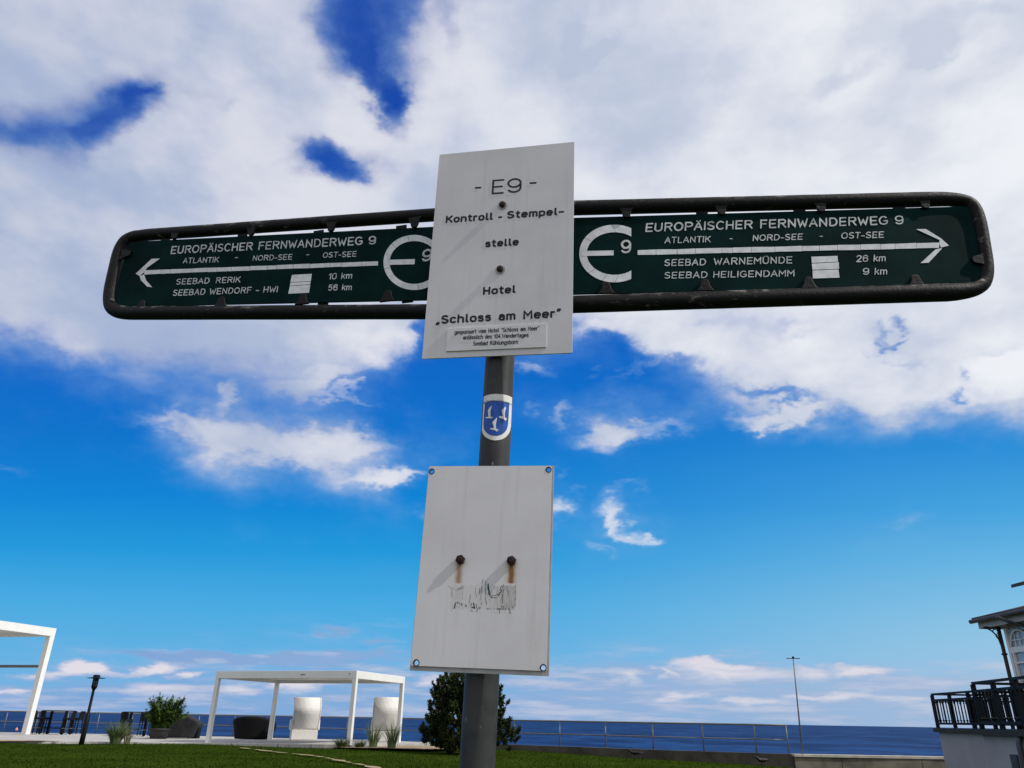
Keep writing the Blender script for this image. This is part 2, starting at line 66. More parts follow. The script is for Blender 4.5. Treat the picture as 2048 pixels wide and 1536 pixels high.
SKY_FEATURES = [[4.636, 4.131, -0.64, 12.167, -8.114, 16.119, -0.36, 0.0], [7.46, 2.079, 4.323, 0.498, -21.994, 19.949, -0.158, 0.0], [21.121, 7.297, 6.243, 13.77, -50.675, 60.017, -0.225, 0.0], [18.823, -0.119, 11.212, -13.303, -43.426, 33.679, -0.225, 0.0], [17.858, 8.067, 1.235, 21.37, -39.009, 49.043, -0.158, 0.0], [15.844, 3.358, 6.819, 0.563, -23.506, 25.638, -0.099, 0.0], [7.666, 0.779, 1.41, 0.159, -6.429, 7.664, -0.27, 0.0], [3.746, -4.751, 5.918, -21.598, -10.578, 5.684, -0.338, 0.0], [2.647, -10.21, 10.485, -24.741, -5.283, -0.019, -0.27, 0.0], [15.757, -0.328, 5.369, -4.558, -21.842, 21.724, -0.158, 0.0], [2.006, -7.341, 8.831, -33.656, -5.915, 2.814, -0.158, 0.0], [15.236, 1.092, 1.782, 0.273, -10.991, 13.319, -0.158, 0.0], [7.592, -3.233, 5.308, -14.665, -18.744, 11.359, -0.36, 0.0], [13.023, -2.458, 5.477, -12.453, -29.985, 21.58, -0.158, 0.0], [8.087, 5.342, 0.035, 6.996, -7.744, 11.186, 0.188, 0.3], [8.388, 4.165, -5.617, 26.586, -27.915, 27.168, 0.0, -0.45], [30.819, -0.52, -2.491, 0.185, -7.564, 8.821, 0.0, -0.3], [7.853, 1.832, -6.565, 22.147, -33.608, 22.67, 0.0, -0.5], [9.18, 3.677, -11.324, 10.22, -10.738, 4.777, 0.0, -0.4], [9.238, 1.152, -8.46, 22.854, -39.29, 26.864, 0.0, -0.3], [10.059, -2.376, -5.741, 0.764, -30.741, 37.457, 0.0, -0.35], [6.429, 0.258, -5.466, 7.576, -16.263, 11.949, 0.0, 0.3], [35.605, -18.297, -10.884, -20.452, -47.772, 38.739, -0.36, 0.0], [94.678, -17.538, -43.262, 0.561, -28.214, 14.79, -0.18, 0.0], [26.789, -1.81, -14.439, 17.05, -98.957, 42.122, -0.27, 0.0], [16.791, -2.365, -6.007, 0.956, -47.965, 25.552, -0.203, 0.0], [9.378, -0.938, -2.499, 0.831, -41.386, 22.935, -0.113, 0.0], [51.739, -25.753, -13.951, -24.964, -59.983, 43.552, -0.18, 0.0], [19.237, -3.784, -9.282, 1.7, -86.972, 41.753, -0.158, 0.0], [14.251, -29.888, 4.716, -69.733, -13.712, 52.647, -0.36, 0.0], [45.655, 5.063, -31.604, 28.181, -73.873, 14.564, -0.36, 0.0], [11.214, -2.34, -3.313, -3.433, -44.625, 20.784, -0.36, 0.0], [26.254, -4.141, -10.383, 1.393, -72.866, 30.599, -0.225, 0.0], [12.3, -0.743, -8.616, 14.32, -58.794, 20.346, -0.158, 0.0], [6.972, -1.039, -2.621, 0.342, -17.442, 8.56, 0.15, 0.35], [9.67, -2.429, -5.843, 0.288, -14.85, 6.863, 0.188, 0.7], [6.484, -0.781, -3.416, 3.187, -28.427, 10.585, 0.15, 0.3], [10.762, 1.353, -5.035, 15.522, -49.356, 13.93, 0.375, 0.2], [13.208, -0.458, -4.426, 5.248, -47.125, 16.737, 0.338, 0.2], [9.863, 0.905, -1.805, 6.314, -37.608, 13.454, 0.413, 0.2], [17.966, -0.744, -2.436, 1.588, -85.092, 30.393, 0.188, 0.0], [27.501, 11.769, -6.552, 38.988, -75.447, 27.021, 0.262, 0.0], [42.846, 34.038, -15.152, 65.493, -70.965, 25.805, 0.188, 0.0], [13.855, 5.213, -4.903, 37.901, -72.802, 27.477, 0.225, 0.0], [23.372, -4.821, -3.756, -9.759, -73.359, 30.939, 0.188, 0.0], [19.76, -8.117, 3.39, -26.352, -53.335, 25.784, 0.338, 0.0], [64.776, -1.711, -6.616, 2.288, -117.829, 54.455, 0.225, 0.0], [14.829, 1.867, -2.891, 8.082, -37.086, 18.819, 0.188, 0.1], [8.28, -2.523, -0.587, -8.438, -29.442, 17.12, 0.262, 0.1], [26.544, -10.4, -0.874, -11.459, -32.003, 10.008, 0.375, 0.1], [52.873, -2.045, -6.848, 1.069, -59.947, 14.561, 0.225, 0.0], [15.157, -2.33, -1.967, -5.714, -64.578, 15.899, 0.338, 0.05], [25.232, 4.015, -5.301, 23.418, -99.708, 25.332, 0.262, 0.0], [102.889, -23.384, -12.397, -9.334, -56.657, 17.84, 0.188, 0.0], [32.419, -0.238, -1.93, 0.535, -29.858, 7.559, 0.375, 0.15], [42.653, 14.525, -7.646, 32.901, -83.288, 23.61, 0.262, 0.0], [59.532, -1.086, -4.994, 1.637, -90.357, 25.392, 0.225, 0.0], [35.336, -7.286, -2.593, -14.928, -93.711, 21.608, 0.262, 0.0], [35.084, -8.394, -5.166, -13.343, -82.703, 21.679, 0.225, 0.0], [17.519, -2.588, -8.788, 8.445, -120.418, 25.854, 0.24, 0.0], [19.815, -4.574, -9.379, -2.156, -126.435, 22.908, 0.26, 0.0], [33.325, -12.99, -19.016, -17.719, -142.358, 35.691, 0.24, 0.0], [20.577, 7.322, 11.941, 8.046, -86.373, 31.675, 0.262, 0.0], [8.936, 1.199, 3.82, -2.634, -47.8, 16.647, 0.262, 0.0], [16.055, 0.186, 6.631, -5.796, -35.594, 10.152, 0.188, 0.1], [6.248, 0.269, 1.935, -2.545, -27.957, 8.886, 0.3, 0.2], [8.998, 0.37, 1.976, -1.772, -32.219, 11.072, 0.3, 0.25], [13.557, 2.923, 1.269, 6.502, -39.098, 13.025, 0.375, 0.3], [19.721, 6.407, 0.462, 22.767, -75.086, 26.467, 0.225, 0.1], [10.683, 3.916, 1.245, 13.551, -41.696, 22.44, 0.225, 0.0], [12.138, 18.427, -2.898, 54.597, -25.488, 33.162, 0.262, 0.0], [11.282, 0.451, 2.45, -4.591, -81.404, 33.257, 0.225, 0.0], [9.501, 0.81, 1.4, 0.339, -17.05, 9.01, 0.15, 0.5], [47.356, 3.136, 4.962, 0.271, -13.593, 7.299, -0.18, 0.0], [42.2, 2.679, 4.165, 1.067, -59.562, 15.08, 0.225, 0.0], [7.009, 1.178, 2.928, -1.753, -108.089, 6.759, 0.55, -0.3], [6.088, 0.821, 1.831, 0.018, -108.364, 6.856, 0.5, -0.3], [8.246, 1.121, 1.444, 4.789, -96.265, 7.853, 0.5, -0.2], [17.989, 1.39, 3.866, -1.946, -118.37, 11.254, 0.5, -0.5], [20.518, 1.75, 3.024, 2.657, -158.642, 14.53, 0.4, -0.5], [14.879, 2.126, 2.196, 15.68, -232.7, 27.605, 0.25, -0.3], [26.971, 6.746, 13.905, 1.352, -81.73, 5.057, 0.6, 0.9], [13.108, 4.178, 7.085, 6.457, -97.393, 7.863, 0.5, 0.6], [22.969, 3.277, 11.241, -9.165, -143.077, 1.968, 0.4, 0.5], [18.85, 6.815, 7.908, 18.004, -118.137, 13.998, 0.6, 0.9], [32.649, 9.325, 12.417, 16.077, -161.114, 13.841, 0.55, 0.9], [20.137, 2.774, 8.772, -3.732, -77.993, 0.634, 0.4, 0.6], [21.06, 3.46, 6.821, 2.047, -125.246, 4.337, 0.4, 0.5], [23.107, 3.041, 5.796, 1.091, -66.611, 2.613, 0.5, 0.9], [25.84, 7.519, 15.681, 3.285, -201.364, 6.167, 0.3, 0.6], [25.58, 1.485, 2.213, 1.628, -99.168, 4.461, 0.5, 0.8], [16.25, -3.351, -4.013, -9.94, -120.042, 10.463, 0.6, 0.9], [15.173, -3.583, -3.45, -13.954, -120.093, 10.288, 0.4, 0.5], [10.188, -1.728, -2.993, -3.545, -108.647, 7.007, 0.5, 0.4], [26.451, -9.776, -9.266, -14.574, -77.711, 10.077, 0.4, 0.6], [18.997, -2.589, -8.227, 6.866, -140.517, 5.7, 0.6, 0.9], [15.193, -2.471, -6.175, 2.301, -139.266, 8.291, 0.4, 0.4], [57.359, -38.921, -9.16, -49.451, -91.168, 14.781, 0.5, 0.7], [35.348, -1.752, -5.439, 2.03, -123.617, 5.633, 0.5, 0.6], [21.0, -0.536, -4.8, 9.277, -144.056, 2.084, 0.5, 0.8], [20.193, -2.404, -6.241, 3.28, -202.149, 3.781, 0.5, 0.7], [30.924, -3.344, -8.804, 3.276, -201.577, 4.455, 0.3, 0.6], [19.83, -0.262, -8.281, 18.149, -126.9, -3.343, 0.5, 0.7], [15.429, -4.136, -7.267, -8.065, -165.138, 8.989, 0.5, 0.5], [27.235, -3.91, -9.909, 3.27, -200.955, 5.011, 0.4, 0.6], [3.076, -0.515, -1.021, -0.617, -38.284, 1.813, 0.3, 0.05], [8.42, -1.133, -1.092, -2.947, -45.506, 1.757, 0.3, -0.1]]
POST_U = [-0.6061, -0.5686, -0.5318, -0.4944, -0.4539, -0.4135, -0.3724, -0.3289, -0.2842, -0.2383, -0.1924, -0.1429, -0.0928, -0.0414, 0.0105, 0.0649, 0.1204, 0.1778, 0.2382, 0.3016, 0.3457]

# ------------------------------------------------------------------ sun
SUN = Vector((0.68, -0.23, 0.68)).normalized()
sd = bpy.data.lights.new('sun', 'SUN')
sd.energy, sd.angle, sd.color = 3.2, R(0.6), (1.0, 0.955, 0.89)
so = bpy.data.objects.new('sun', sd)
COL.objects.link(so)
so.rotation_euler = SUN.to_track_quat('Z', 'Y').to_euler()
so.location = (20, -12, 25)

# ------------------------------------------------------------------ node helper
class NT:
    def __init__(s, tree):
        s.t = tree
    def n(s, kind, **kw):
        nd = s.t.nodes.new(kind)
        for k, v in kw.items():
            setattr(nd, k, v)
        return nd
    def put(s, sock, v):
        if v is None:
            return
        if isinstance(v, bpy.types.NodeSocket):
            s.t.links.new(v, sock)
        else:
            sock.default_value = v
    def math(s, op, a, b=None, c=None, clamp=False):
        nd = s.n('ShaderNodeMath', operation=op, use_clamp=clamp)
        for i, v in enumerate((a, b, c)):
            s.put(nd.inputs[i], v)
        return nd.outputs[0]
    def vec(s, op, a, b=None):
        nd = s.n('ShaderNodeVectorMath', operation=op)
        s.put(nd.inputs[0], a)
        s.put(nd.inputs[1], b)
        return nd.outputs[0]
    def comb(s, x, y, z):
        nd = s.n('ShaderNodeCombineXYZ')
        for i, v in enumerate((x, y, z)):
            s.put(nd.inputs[i], v)
        return nd.outputs[0]
    def sep(s, v):
        nd = s.n('ShaderNodeSeparateXYZ')
        s.put(nd.inputs[0], v)
        return nd.outputs
    def maprange(s, v, a, b, c=0.0, d=1.0, interp='SMOOTHSTEP'):
        nd = s.n('ShaderNodeMapRange', interpolation_type=interp, clamp=True) if interp != 'LINEAR' else s.n('ShaderNodeMapRange', clamp=True)
        for i, q in enumerate((v, a, b, c, d)):
            s.put(nd.inputs[i], q)
        return nd.outputs[0]
    def noise(s, vec, scale, detail=4.0, rough=0.5, dist=0.0):
        nd = s.n('ShaderNodeTexNoise')
        s.put(nd.inputs['Vector'], vec)
        nd.inputs['Scale'].default_value = scale
        nd.inputs['Detail'].default_value = detail
        nd.inputs['Roughness'].default_value = rough
        nd.inputs['Distortion'].default_value = dist
        return nd.outputs
    def ramp(s, v, stops, interp='LINEAR'):
        nd = s.n('ShaderNodeValToRGB')
        s.put(nd.inputs[0], v)
        cr_ = nd.color_ramp
        cr_.interpolation = interp
        while len(cr_.elements) < len(stops):
            cr_.elements.new(0.5)
        for i, (p, c) in enumerate(stops):
            e = cr_.elements[i]
            e.position = p
        for i, (p, c) in enumerate(stops):
            c = (c, c, c) if isinstance(c, (int, float)) else c
            cr_.elements[i].color = (c[0], c[1], c[2], 1)
        return nd.outputs[0]
    def mix(s, fac, a, b):
        nd = s.n('ShaderNodeMix', data_type='RGBA')
        s.put(nd.inputs[0], fac)
        for sock, v in ((nd.inputs[6], a), (nd.inputs[7], b)):
            if isinstance(v, tuple) and len(v) == 3:
                v = (v[0], v[1], v[2], 1)
            s.put(sock, v)
        return nd.outputs[2]
    def mixf(s, fac, a, b):
        nd = s.n('ShaderNodeMix', data_type='FLOAT')
        s.put(nd.inputs[0], fac)
        s.put(nd.inputs[2], a)
        s.put(nd.inputs[3], b)
        return nd.outputs[0]

def lin(rr, g, b):
    def q(v):
        v /= 255.0
        return v / 12.92 if v <= 0.04045 else ((v + 0.055) / 1.055) ** 2.4
    return (q(rr), q(g), q(b))

# ------------------------------------------------------------------ world: sky and clouds
world = bpy.data.worlds.new('World')
SC.world = world
world.use_nodes = True
world.cycles.sampling_method = 'MANUAL'
world.cycles.sample_map_resolution = 256
world.node_tree.nodes.clear()
W = NT(world.node_tree)
SKY_STRENGTH = 0.1
sky = W.n('ShaderNodeTexSky', sky_type='NISHITA', sun_disc=False)
sky.sun_elevation = math.asin(SUN.z)
sky.sun_rotation = math.atan2(SUN.x, SUN.y)
sky.air_density, sky.dust_density, sky.ozone_density = 1.0, 0.6, 2.0
dirv = W.n('ShaderNodeTexCoord').outputs['Generated']
dx, dy, dz = W.sep(dirv)
ady = W.math('MAXIMUM', W.math('ABSOLUTE', dy), 0.22)
zc = W.math('MAXIMUM', dz, 0.0)
tu = W.math('DIVIDE', dx, ady)          # sideways slope of the view ray
tv = W.math('DIVIDE', zc, ady)          # upward slope of the view ray
# cloud-space coordinates, stretched sideways and squeezed towards the horizon
cvec = W.comb(dx, W.math('ABSOLUTE', dy), W.math('MULTIPLY', W.math('POWER', W.math('ADD', zc, 0.004), 0.8), 1.75))
wn = W.noise(cvec, 7.0, 3.0, 0.5)['Color']
wsep = W.sep(W.vec('SUBTRACT', wn, (0.5, 0.5, 0.5)))
wn_b = W.noise(cvec, 26.0, 3.0, 0.6)['Color']
wsep_b = W.sep(W.vec('SUBTRACT', wn_b, (0.5, 0.5, 0.5)))
vamp = W.maprange(tv, 0.0, 0.45, 0.02, 0.08, 'LINEAR')
uu = W.math('MULTIPLY_ADD', wsep[0], 0.08, W.math('MULTIPLY_ADD', wsep_b[0], 0.06, tu))
vv = W.math('MULTIPLY_ADD', wsep[1], vamp, W.math('MULTIPLY_ADD', W.math('MULTIPLY', wsep_b[1], 0.5), vamp, tv))
upos = W.math('MULTIPLY_ADD', uu, 0.5, 0.5, clamp=True)
DV = 0.05
acc = None
for k, row in enumerate(SKY_GRID):
    nn = len(row)
    c = W.ramp(upos, [(i / (nn - 1), v / 99.0) for i, v in enumerate(row)], 'LINEAR')
    if acc is None:
        acc = c
    else:
        acc = W.mix(W.maprange(vv, (k - 1) * DV, k * DV, 0, 1, 'LINEAR'), acc, c)
cover = W.sep(acc)[0]
# single puffs, streaks and gaps of the cloud field, each an ellipse of directions
fu = W.math('MULTIPLY_ADD', wsep[0], 0.04, W.math('MULTIPLY_ADD', wsep_b[0], 0.075, tu))
famp = W.maprange(tv, 0.0, 0.4, 0.012, 0.075, 'LINEAR')
fv = W.math('MULTIPLY_ADD', W.math('ADD', wsep[1], wsep_b[1]), famp, tv)
fvec = W.comb(fu, fv, 1.0)
def vdot(a, b):
    nd = W.n('ShaderNodeVectorMath', operation='DOT_PRODUCT')
    W.put(nd.inputs[0], a)
    W.put(nd.inputs[1], b)
    return nd.outputs['Value']
bright = None
for (a1, a2, a3, b1, b2, b3, cw, bw) in SKY_FEATURES:
    pa, pb = vdot(fvec, (a1, a2, a3)), vdot(fvec, (b1, b2, b3))
    kk = W.math('SUBTRACT', 1.0, W.math('MULTIPLY_ADD', pa, pa, W.math('MULTIPLY', pb, pb)), clamp=True)
    kk = W.math('MULTIPLY', kk, kk)
    if cw:
        cover = W.math('MULTIPLY_ADD', kk, cw, cover)
    if bw:
        bright = W.math('MULTIPLY', kk, bw) if bright is None else W.math('MULTIPLY_ADD', kk, bw, bright)
cover = W.math('MAXIMUM', W.math('MINIMUM', cover, 1.0), 0.0)
n1 = W.noise(cvec, 11.0, 8.0, 0.60)[0]
n2 = W.noise(cvec, 3.6, 4.0, 0.5)[0]
nlow = W.noise(W.vec('MULTIPLY', cvec, (1.0, 1.0, 3.2)), 9.0, 5.0, 0.6)[0]
nl = W.math('SUBTRACT', W.math('ADD', W.math('MULTIPLY', n1, 0.75), W.math('MULTIPLY', n2, 0.25)), 0.5)
nl = W.mixf(W.maprange(tv, 0.06, 0.16, 1.0, 0.0), nl, W.math('MULTIPLY', W.math('SUBTRACT', nlow, 0.55), 1.4))
dens = W.math('MULTIPLY_ADD', nl, W.math('MULTIPLY_ADD', cover, 0.55, 0.85), W.math('MULTIPLY_ADD', cover, 1.02, W.maprange(tv, 0.5, 0.72, 0.0, 0.22)))
alpha = W.math('MULTIPLY', W.maprange(dens, 0.03, 0.98), W.maprange(cover, 0.2, 0.8, 0.68, 1.0))
side = W.maprange(tu, -0.75, 0.75, 0, 1, 'LINEAR')
bside = W.maprange(tu, -0.15, 0.85)
BL = [(0.0, lin(112, 170, 222)), (0.06, lin(96, 176, 226)), (0.13, lin(68, 170, 226)), (0.2, lin(26, 152, 220)), (0.27, lin(0, 132, 214)), (0.36, lin(0, 115, 205)), (0.44, lin(4, 106, 202)), (0.52, lin(8, 98, 196)), (0.7, lin(12, 78, 176)), (1.0, lin(18, 70, 168))]
BR = [(0.0, lin(170, 200, 226)), (0.06, lin(166, 203, 228)), (0.13, lin(142, 196, 228)), (0.2, lin(108, 184, 228)), (0.27, lin(72, 166, 224)), (0.36, lin(42, 145, 218)), (0.44, lin(10, 122, 208)), (0.52, lin(4, 105, 196)), (0.7, lin(20, 85, 172)), (1.0, lin(24, 74, 156))]
tv1 = W.math('MINIMUM', tv, 1.0)
blue = W.mix(bside, W.ramp(tv1, BL), W.ramp(tv1, BR))
# cloud light: whiter towards the sun side, lilac and dimmer low over the sea
n3 = W.noise(cvec, 4.3, 5.0, 0.55)[0]
shade = W.math('ADD', W.maprange(n3, 0.35, 0.66), bright, clamp=True)
cl_hi = W.mix(side, W.mix(shade, lin(164, 180, 212), lin(216, 218, 230)), W.mix(shade, lin(202, 210, 226), lin(241, 243, 248)))
lowb = W.math('MULTIPLY_ADD', W.maprange(nlow, 0.42, 0.68), 0.42, bright, clamp=True)
cl_lo = W.mix(side, W.mix(lowb, lin(118, 160, 214), lin(226, 222, 232)), W.mix(lowb, lin(162, 186, 218), lin(218, 217, 228)))
cloud = W.mix(W.maprange(tv, 0.09, 0.22), cl_lo, cl_hi)
cloud = W.mix(W.maprange(alpha, 0.1, 0.75), lin(140, 184, 228), cloud)
skycol = W.mix(alpha, blue, cloud)
scaled = W.vec('MULTIPLY', skycol, (1.0 / SKY_STRENGTH,) * 3)
final = W.mix(0.03, scaled, sky.outputs[0])
# pale fill added to the unseen sky behind the camera to light the plates
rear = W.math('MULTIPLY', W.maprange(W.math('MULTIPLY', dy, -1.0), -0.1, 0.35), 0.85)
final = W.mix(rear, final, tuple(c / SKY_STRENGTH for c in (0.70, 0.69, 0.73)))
bg = W.n('ShaderNodeBackground')
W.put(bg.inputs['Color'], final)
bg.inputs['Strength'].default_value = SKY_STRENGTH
wo = W.n('ShaderNodeOutputWorld')
W.t.links.new(bg.outputs[0], wo.inputs['Surface'])

# ------------------------------------------------------------------ materials
def mat(name, col, rough=0.6, metal=0.0, spec=0.4, var=0.12, scale=6.0, bump=0.0, bscale=40.0, dark=None, coords='Object'):
    m = bpy.data.materials.new(name)
    m.use_nodes = True
    t = NT(m.node_tree)
    b = m.node_tree.nodes['Principled BSDF']
    co = t.n('ShaderNodeTexCoord').outputs[coords]
    nz = t.noise(co, scale, 5.0, 0.6)[0]
    k = t.maprange(nz, 0.3, 0.7, 0, 1)
    lo = dark if dark else tuple(c * (1 - var) for c in col)
    hi = tuple(min(1, c * (1 + var)) for c in col)
    t.put(b.inputs['Base Color'], t.mix(k, lo, hi))
    b.inputs['Roughness'].default_value = rough
    b.inputs['Metallic'].default_value = metal
    b.inputs['Specular IOR Level'].default_value = spec
    if bump:
        bp = t.n('ShaderNodeBump')
        bp.inputs['Strength'].default_value = bump
        bp.inputs['Distance'].default_value = 0.01
        t.put(bp.inputs['Height'], t.noise(co, bscale, 4.0, 0.6)[0])
        t.put(b.inputs['Normal'], bp.outputs[0])
    return m

M = {}
M['white_paint'] = mat('white_paint', (0.78, 0.78, 0.76), 0.4, var=0.03)
M['pergola_paint'] = mat('pergola_paint', (0.80, 0.80, 0.77), 0.45, var=0.03, scale=2)
M['pole_steel'] = None
M['letter_black'] = mat('letter_black', (0.004, 0.0045, 0.007), 0.55, var=0.2)
M['film'] = mat('film', (0.70, 0.72, 0.74), 0.5, var=0.12, scale=60)
M['film_worn'] = mat('film_worn', (0.52, 0.55, 0.55), 0.6, var=0.25, scale=90)
M['rust'] = mat('rust', (0.020, 0.008, 0.006), 0.8, var=0.6, scale=160, bump=0.4, bscale=400)
M['washer'] = mat('washer', (0.42, 0.40, 0.39), 0.45, 0.4, var=0.2, scale=200)
M['green_panel'] = mat('green_panel', (0.0022, 0.0165, 0.0165), 0.6, var=0.3, scale=9, spec=0.03)
M['dark_rim'] = mat('dark_rim', (0.012, 0.016, 0.026), 0.4, 0.3)
M['edge_grey'] = mat('edge_grey', (0.42, 0.41, 0.42), 0.6, var=0.12, scale=30)
M['label_white'] = mat('label_white', (0.70, 0.69, 0.70), 0.5, var=0.05, scale=40)
M['sticker_white'] = mat('sticker_white', (0.74, 0.73, 0.71), 0.35, var=0.06, scale=90)
M['sticker_blue'] = mat('sticker_blue', (0.001, 0.068, 0.36), 0.35, var=0.25, scale=50)
M['mark_dark'] = mat('mark_dark', (0.025, 0.03, 0.033), 0.7, var=0.4, scale=300)
M['mark_green'] = mat('mark_green', (0.004, 0.05, 0.042), 0.6, var=0.3, scale=300)
M['concrete'] = mat('concrete', (0.075, 0.066, 0.050), 0.9, var=0.35, scale=1.6, bump=0.4, bscale=25)
M['coping'] = mat('coping', (0.52, 0.48, 0.41), 0.85, var=0.18, scale=3, bump=0.2, bscale=40)
M['rail_steel'] = mat('rail_steel', (0.17, 0.17, 0.16), 0.55, 0.3, var=0.15, scale=3)
M['black_metal'] = mat('black_metal', (0.005, 0.0055, 0.007), 0.5, spec=0.12, var=0.2)
M['dark_wicker'] = mat('dark_wicker', (0.007, 0.007, 0.008), 0.7, spec=0.15, var=0.4, scale=60, bump=0.5, bscale=90)
M['grey_cover'] = mat('grey_cover', (0.030, 0.030, 0.033), 0.8, spec=0.15, var=0.25, scale=3, bump=0.3, bscale=9)
M['lamp_glass'] = mat('lamp_glass', (0.10, 0.11, 0.11), 0.15, var=0.2, spec=0.6)
M['pot'] = mat('pot', (0.022, 0.022, 0.024), 0.6, var=0.2)
M['bark'] = mat('bark', (0.06, 0.042, 0.028), 0.9, var=0.3, scale=12)
M['pine'] = mat('pine', (0.030, 0.045, 0.010), 0.7, var=0.55, scale=2.2, spec=0.2, dark=(0.008, 0.014, 0.004))
M['bamboo'] = mat('bamboo', (0.060, 0.115, 0.016), 0.6, var=0.4, scale=4, spec=0.25, dark=(0.020, 0.045, 0.010))
M['reed'] = mat('reed', (0.16, 0.20, 0.09), 0.8, var=0.4, scale=5, dark=(0.055, 0.085, 0.03))
M['reed_gold'] = mat('reed_gold', (0.20, 0.18, 0.085), 0.8, var=0.4, scale=5, dark=(0.07, 0.08, 0.03))
M['low_leaf'] = mat('low_leaf', (0.05, 0.085, 0.02), 0.7, var=0.4, scale=6, dark=(0.02, 0.035, 0.01))
M['grass_blade'] = mat('grass_blade', (0.027, 0.050, 0.006), 0.9, var=0.2, scale=0.7, spec=0.0)
M['bird'] = mat('bird', (0.008, 0.008, 0.010), 0.5, var=0.2)
M['buoy'] = mat('buoy', (0.75, 0.30, 0.22), 0.5)
M['board'] = mat('board', (0.015, 0.013, 0.012), 0.9)
M['plaster'] = mat('plaster', (0.33, 0.325, 0.34), 0.9, var=0.08, scale=0.9, bump=0.15, bscale=30)
M['slab_edge'] = mat('slab_edge', (0.030, 0.028, 0.028), 0.8, var=0.2)
M['roof_sheet'] = mat('roof_sheet', (0.055, 0.052, 0.050), 0.6, 0.2, var=0.25)
M['soffit'] = mat('soffit', (0.40, 0.40, 0.39), 0.8, var=0.06)
M['brown_wood'] = mat('brown_wood', (0.035, 0.020, 0.014), 0.6, var=0.3)
M['pipe_grey'] = mat('pipe_grey', (0.06, 0.062, 0.072), 0.5, 0.2)
M['curtain'] = mat('curtain', (0.34, 0.41, 0.55), 0.9, var=0.3, scale=9)
M['sand'] = mat('sand', (0.30, 0.225, 0.13), 0.95, var=0.25, scale=2.0, bump=0.3, bscale=20)
M['beach'] = mat('beach_sand', (0.30, 0.25, 0.17), 0.95, var=0.15, scale=0.3)

def custom(name, base_fn, rough=0.6, metal=0.0, spec=0.4, bump=None):
    m = bpy.data.materials.new(name)
    m.use_nodes = True
    t = NT(m.node_tree)
    b = m.node_tree.nodes['Principled BSDF']
    co = t.n('ShaderNodeTexCoord').outputs['Object']
    t.put(b.inputs['Base Color'], base_fn(t, co))
    t.put(b.inputs['Roughness'], rough)
    b.inputs['Metallic'].default_value = metal
    b.inputs['Specular IOR Level'].default_value = spec
    if bump:
        bp = t.n('ShaderNodeBump')
        bp.inputs['Strength'].default_value = bump[0]
        bp.inputs['Distance'].default_value = bump[1]
        t.put(bp.inputs['Height'], bump[2](t, co))
        t.put(b.inputs['Normal'], bp.outputs[0])
    return m

def pole_col(t, co):
    x, y, z = t.sep(co)
    n = t.noise(co, 9.0, 6.0, 0.6)[0]
    base = t.mix(t.maprange(n, 0.35, 0.65), (0.024, 0.025, 0.026), (0.050, 0.052, 0.053))
    sc = t.noise(t.vec('MULTIPLY', co, (160.0, 160.0, 45.0)), 1.0, 2.0, 0.5)[0]
    return t.mix(t.math('MULTIPLY', t.maprange(sc, 0.72, 0.78), 0.6), base, (0.30, 0.30, 0.30))
M['pole_steel'] = custom('pole_steel', pole_col, 0.5, 0.1, 0.3)

def frame_col(t, co):
    n = t.noise(t.vec('MULTIPLY', co, (26.0, 40.0, 60.0)), 1.0, 6.0, 0.7)[0]
    n2_ = t.noise(co, 3.0, 3.0, 0.5)[0]
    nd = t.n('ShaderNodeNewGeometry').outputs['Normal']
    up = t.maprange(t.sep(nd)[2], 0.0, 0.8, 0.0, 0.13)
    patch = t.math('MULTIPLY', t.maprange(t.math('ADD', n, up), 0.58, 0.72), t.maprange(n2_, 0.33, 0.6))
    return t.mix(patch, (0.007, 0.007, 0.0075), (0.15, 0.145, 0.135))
M['frame_black'] = custom('frame_black', frame_col, 0.55, 0.0, 0.18, (0.3, 0.004, lambda t, co: t.noise(co, 130.0, 4.0, 0.6)[0]))

def plate_col(t, co):
    n = t.noise(co, 5.0, 6.0, 0.6)[0]
    sp = t.noise(co, 210.0, 2.0, 0.5)[0]
    base = t.mix(t.maprange(n, 0.3, 0.7), (0.64, 0.625, 0.645), (0.725, 0.71, 0.73))
    runs_ = t.noise(t.vec('MULTIPLY', co, (55.0, 55.0, 3.5)), 1.0, 4.0, 0.6)[0]
    base = t.mix(t.math('MULTIPLY', t.maprange(runs_, 0.52, 0.75), 0.22), base, (0.44, 0.42, 0.40))
    return t.mix(t.math('MULTIPLY', t.maprange(sp, 0.71, 0.78), 0.45), base, (0.2, 0.19, 0.17))
M['plate_white'] = custom('plate_white', plate_col, 0.5, 0.0, 0.3)

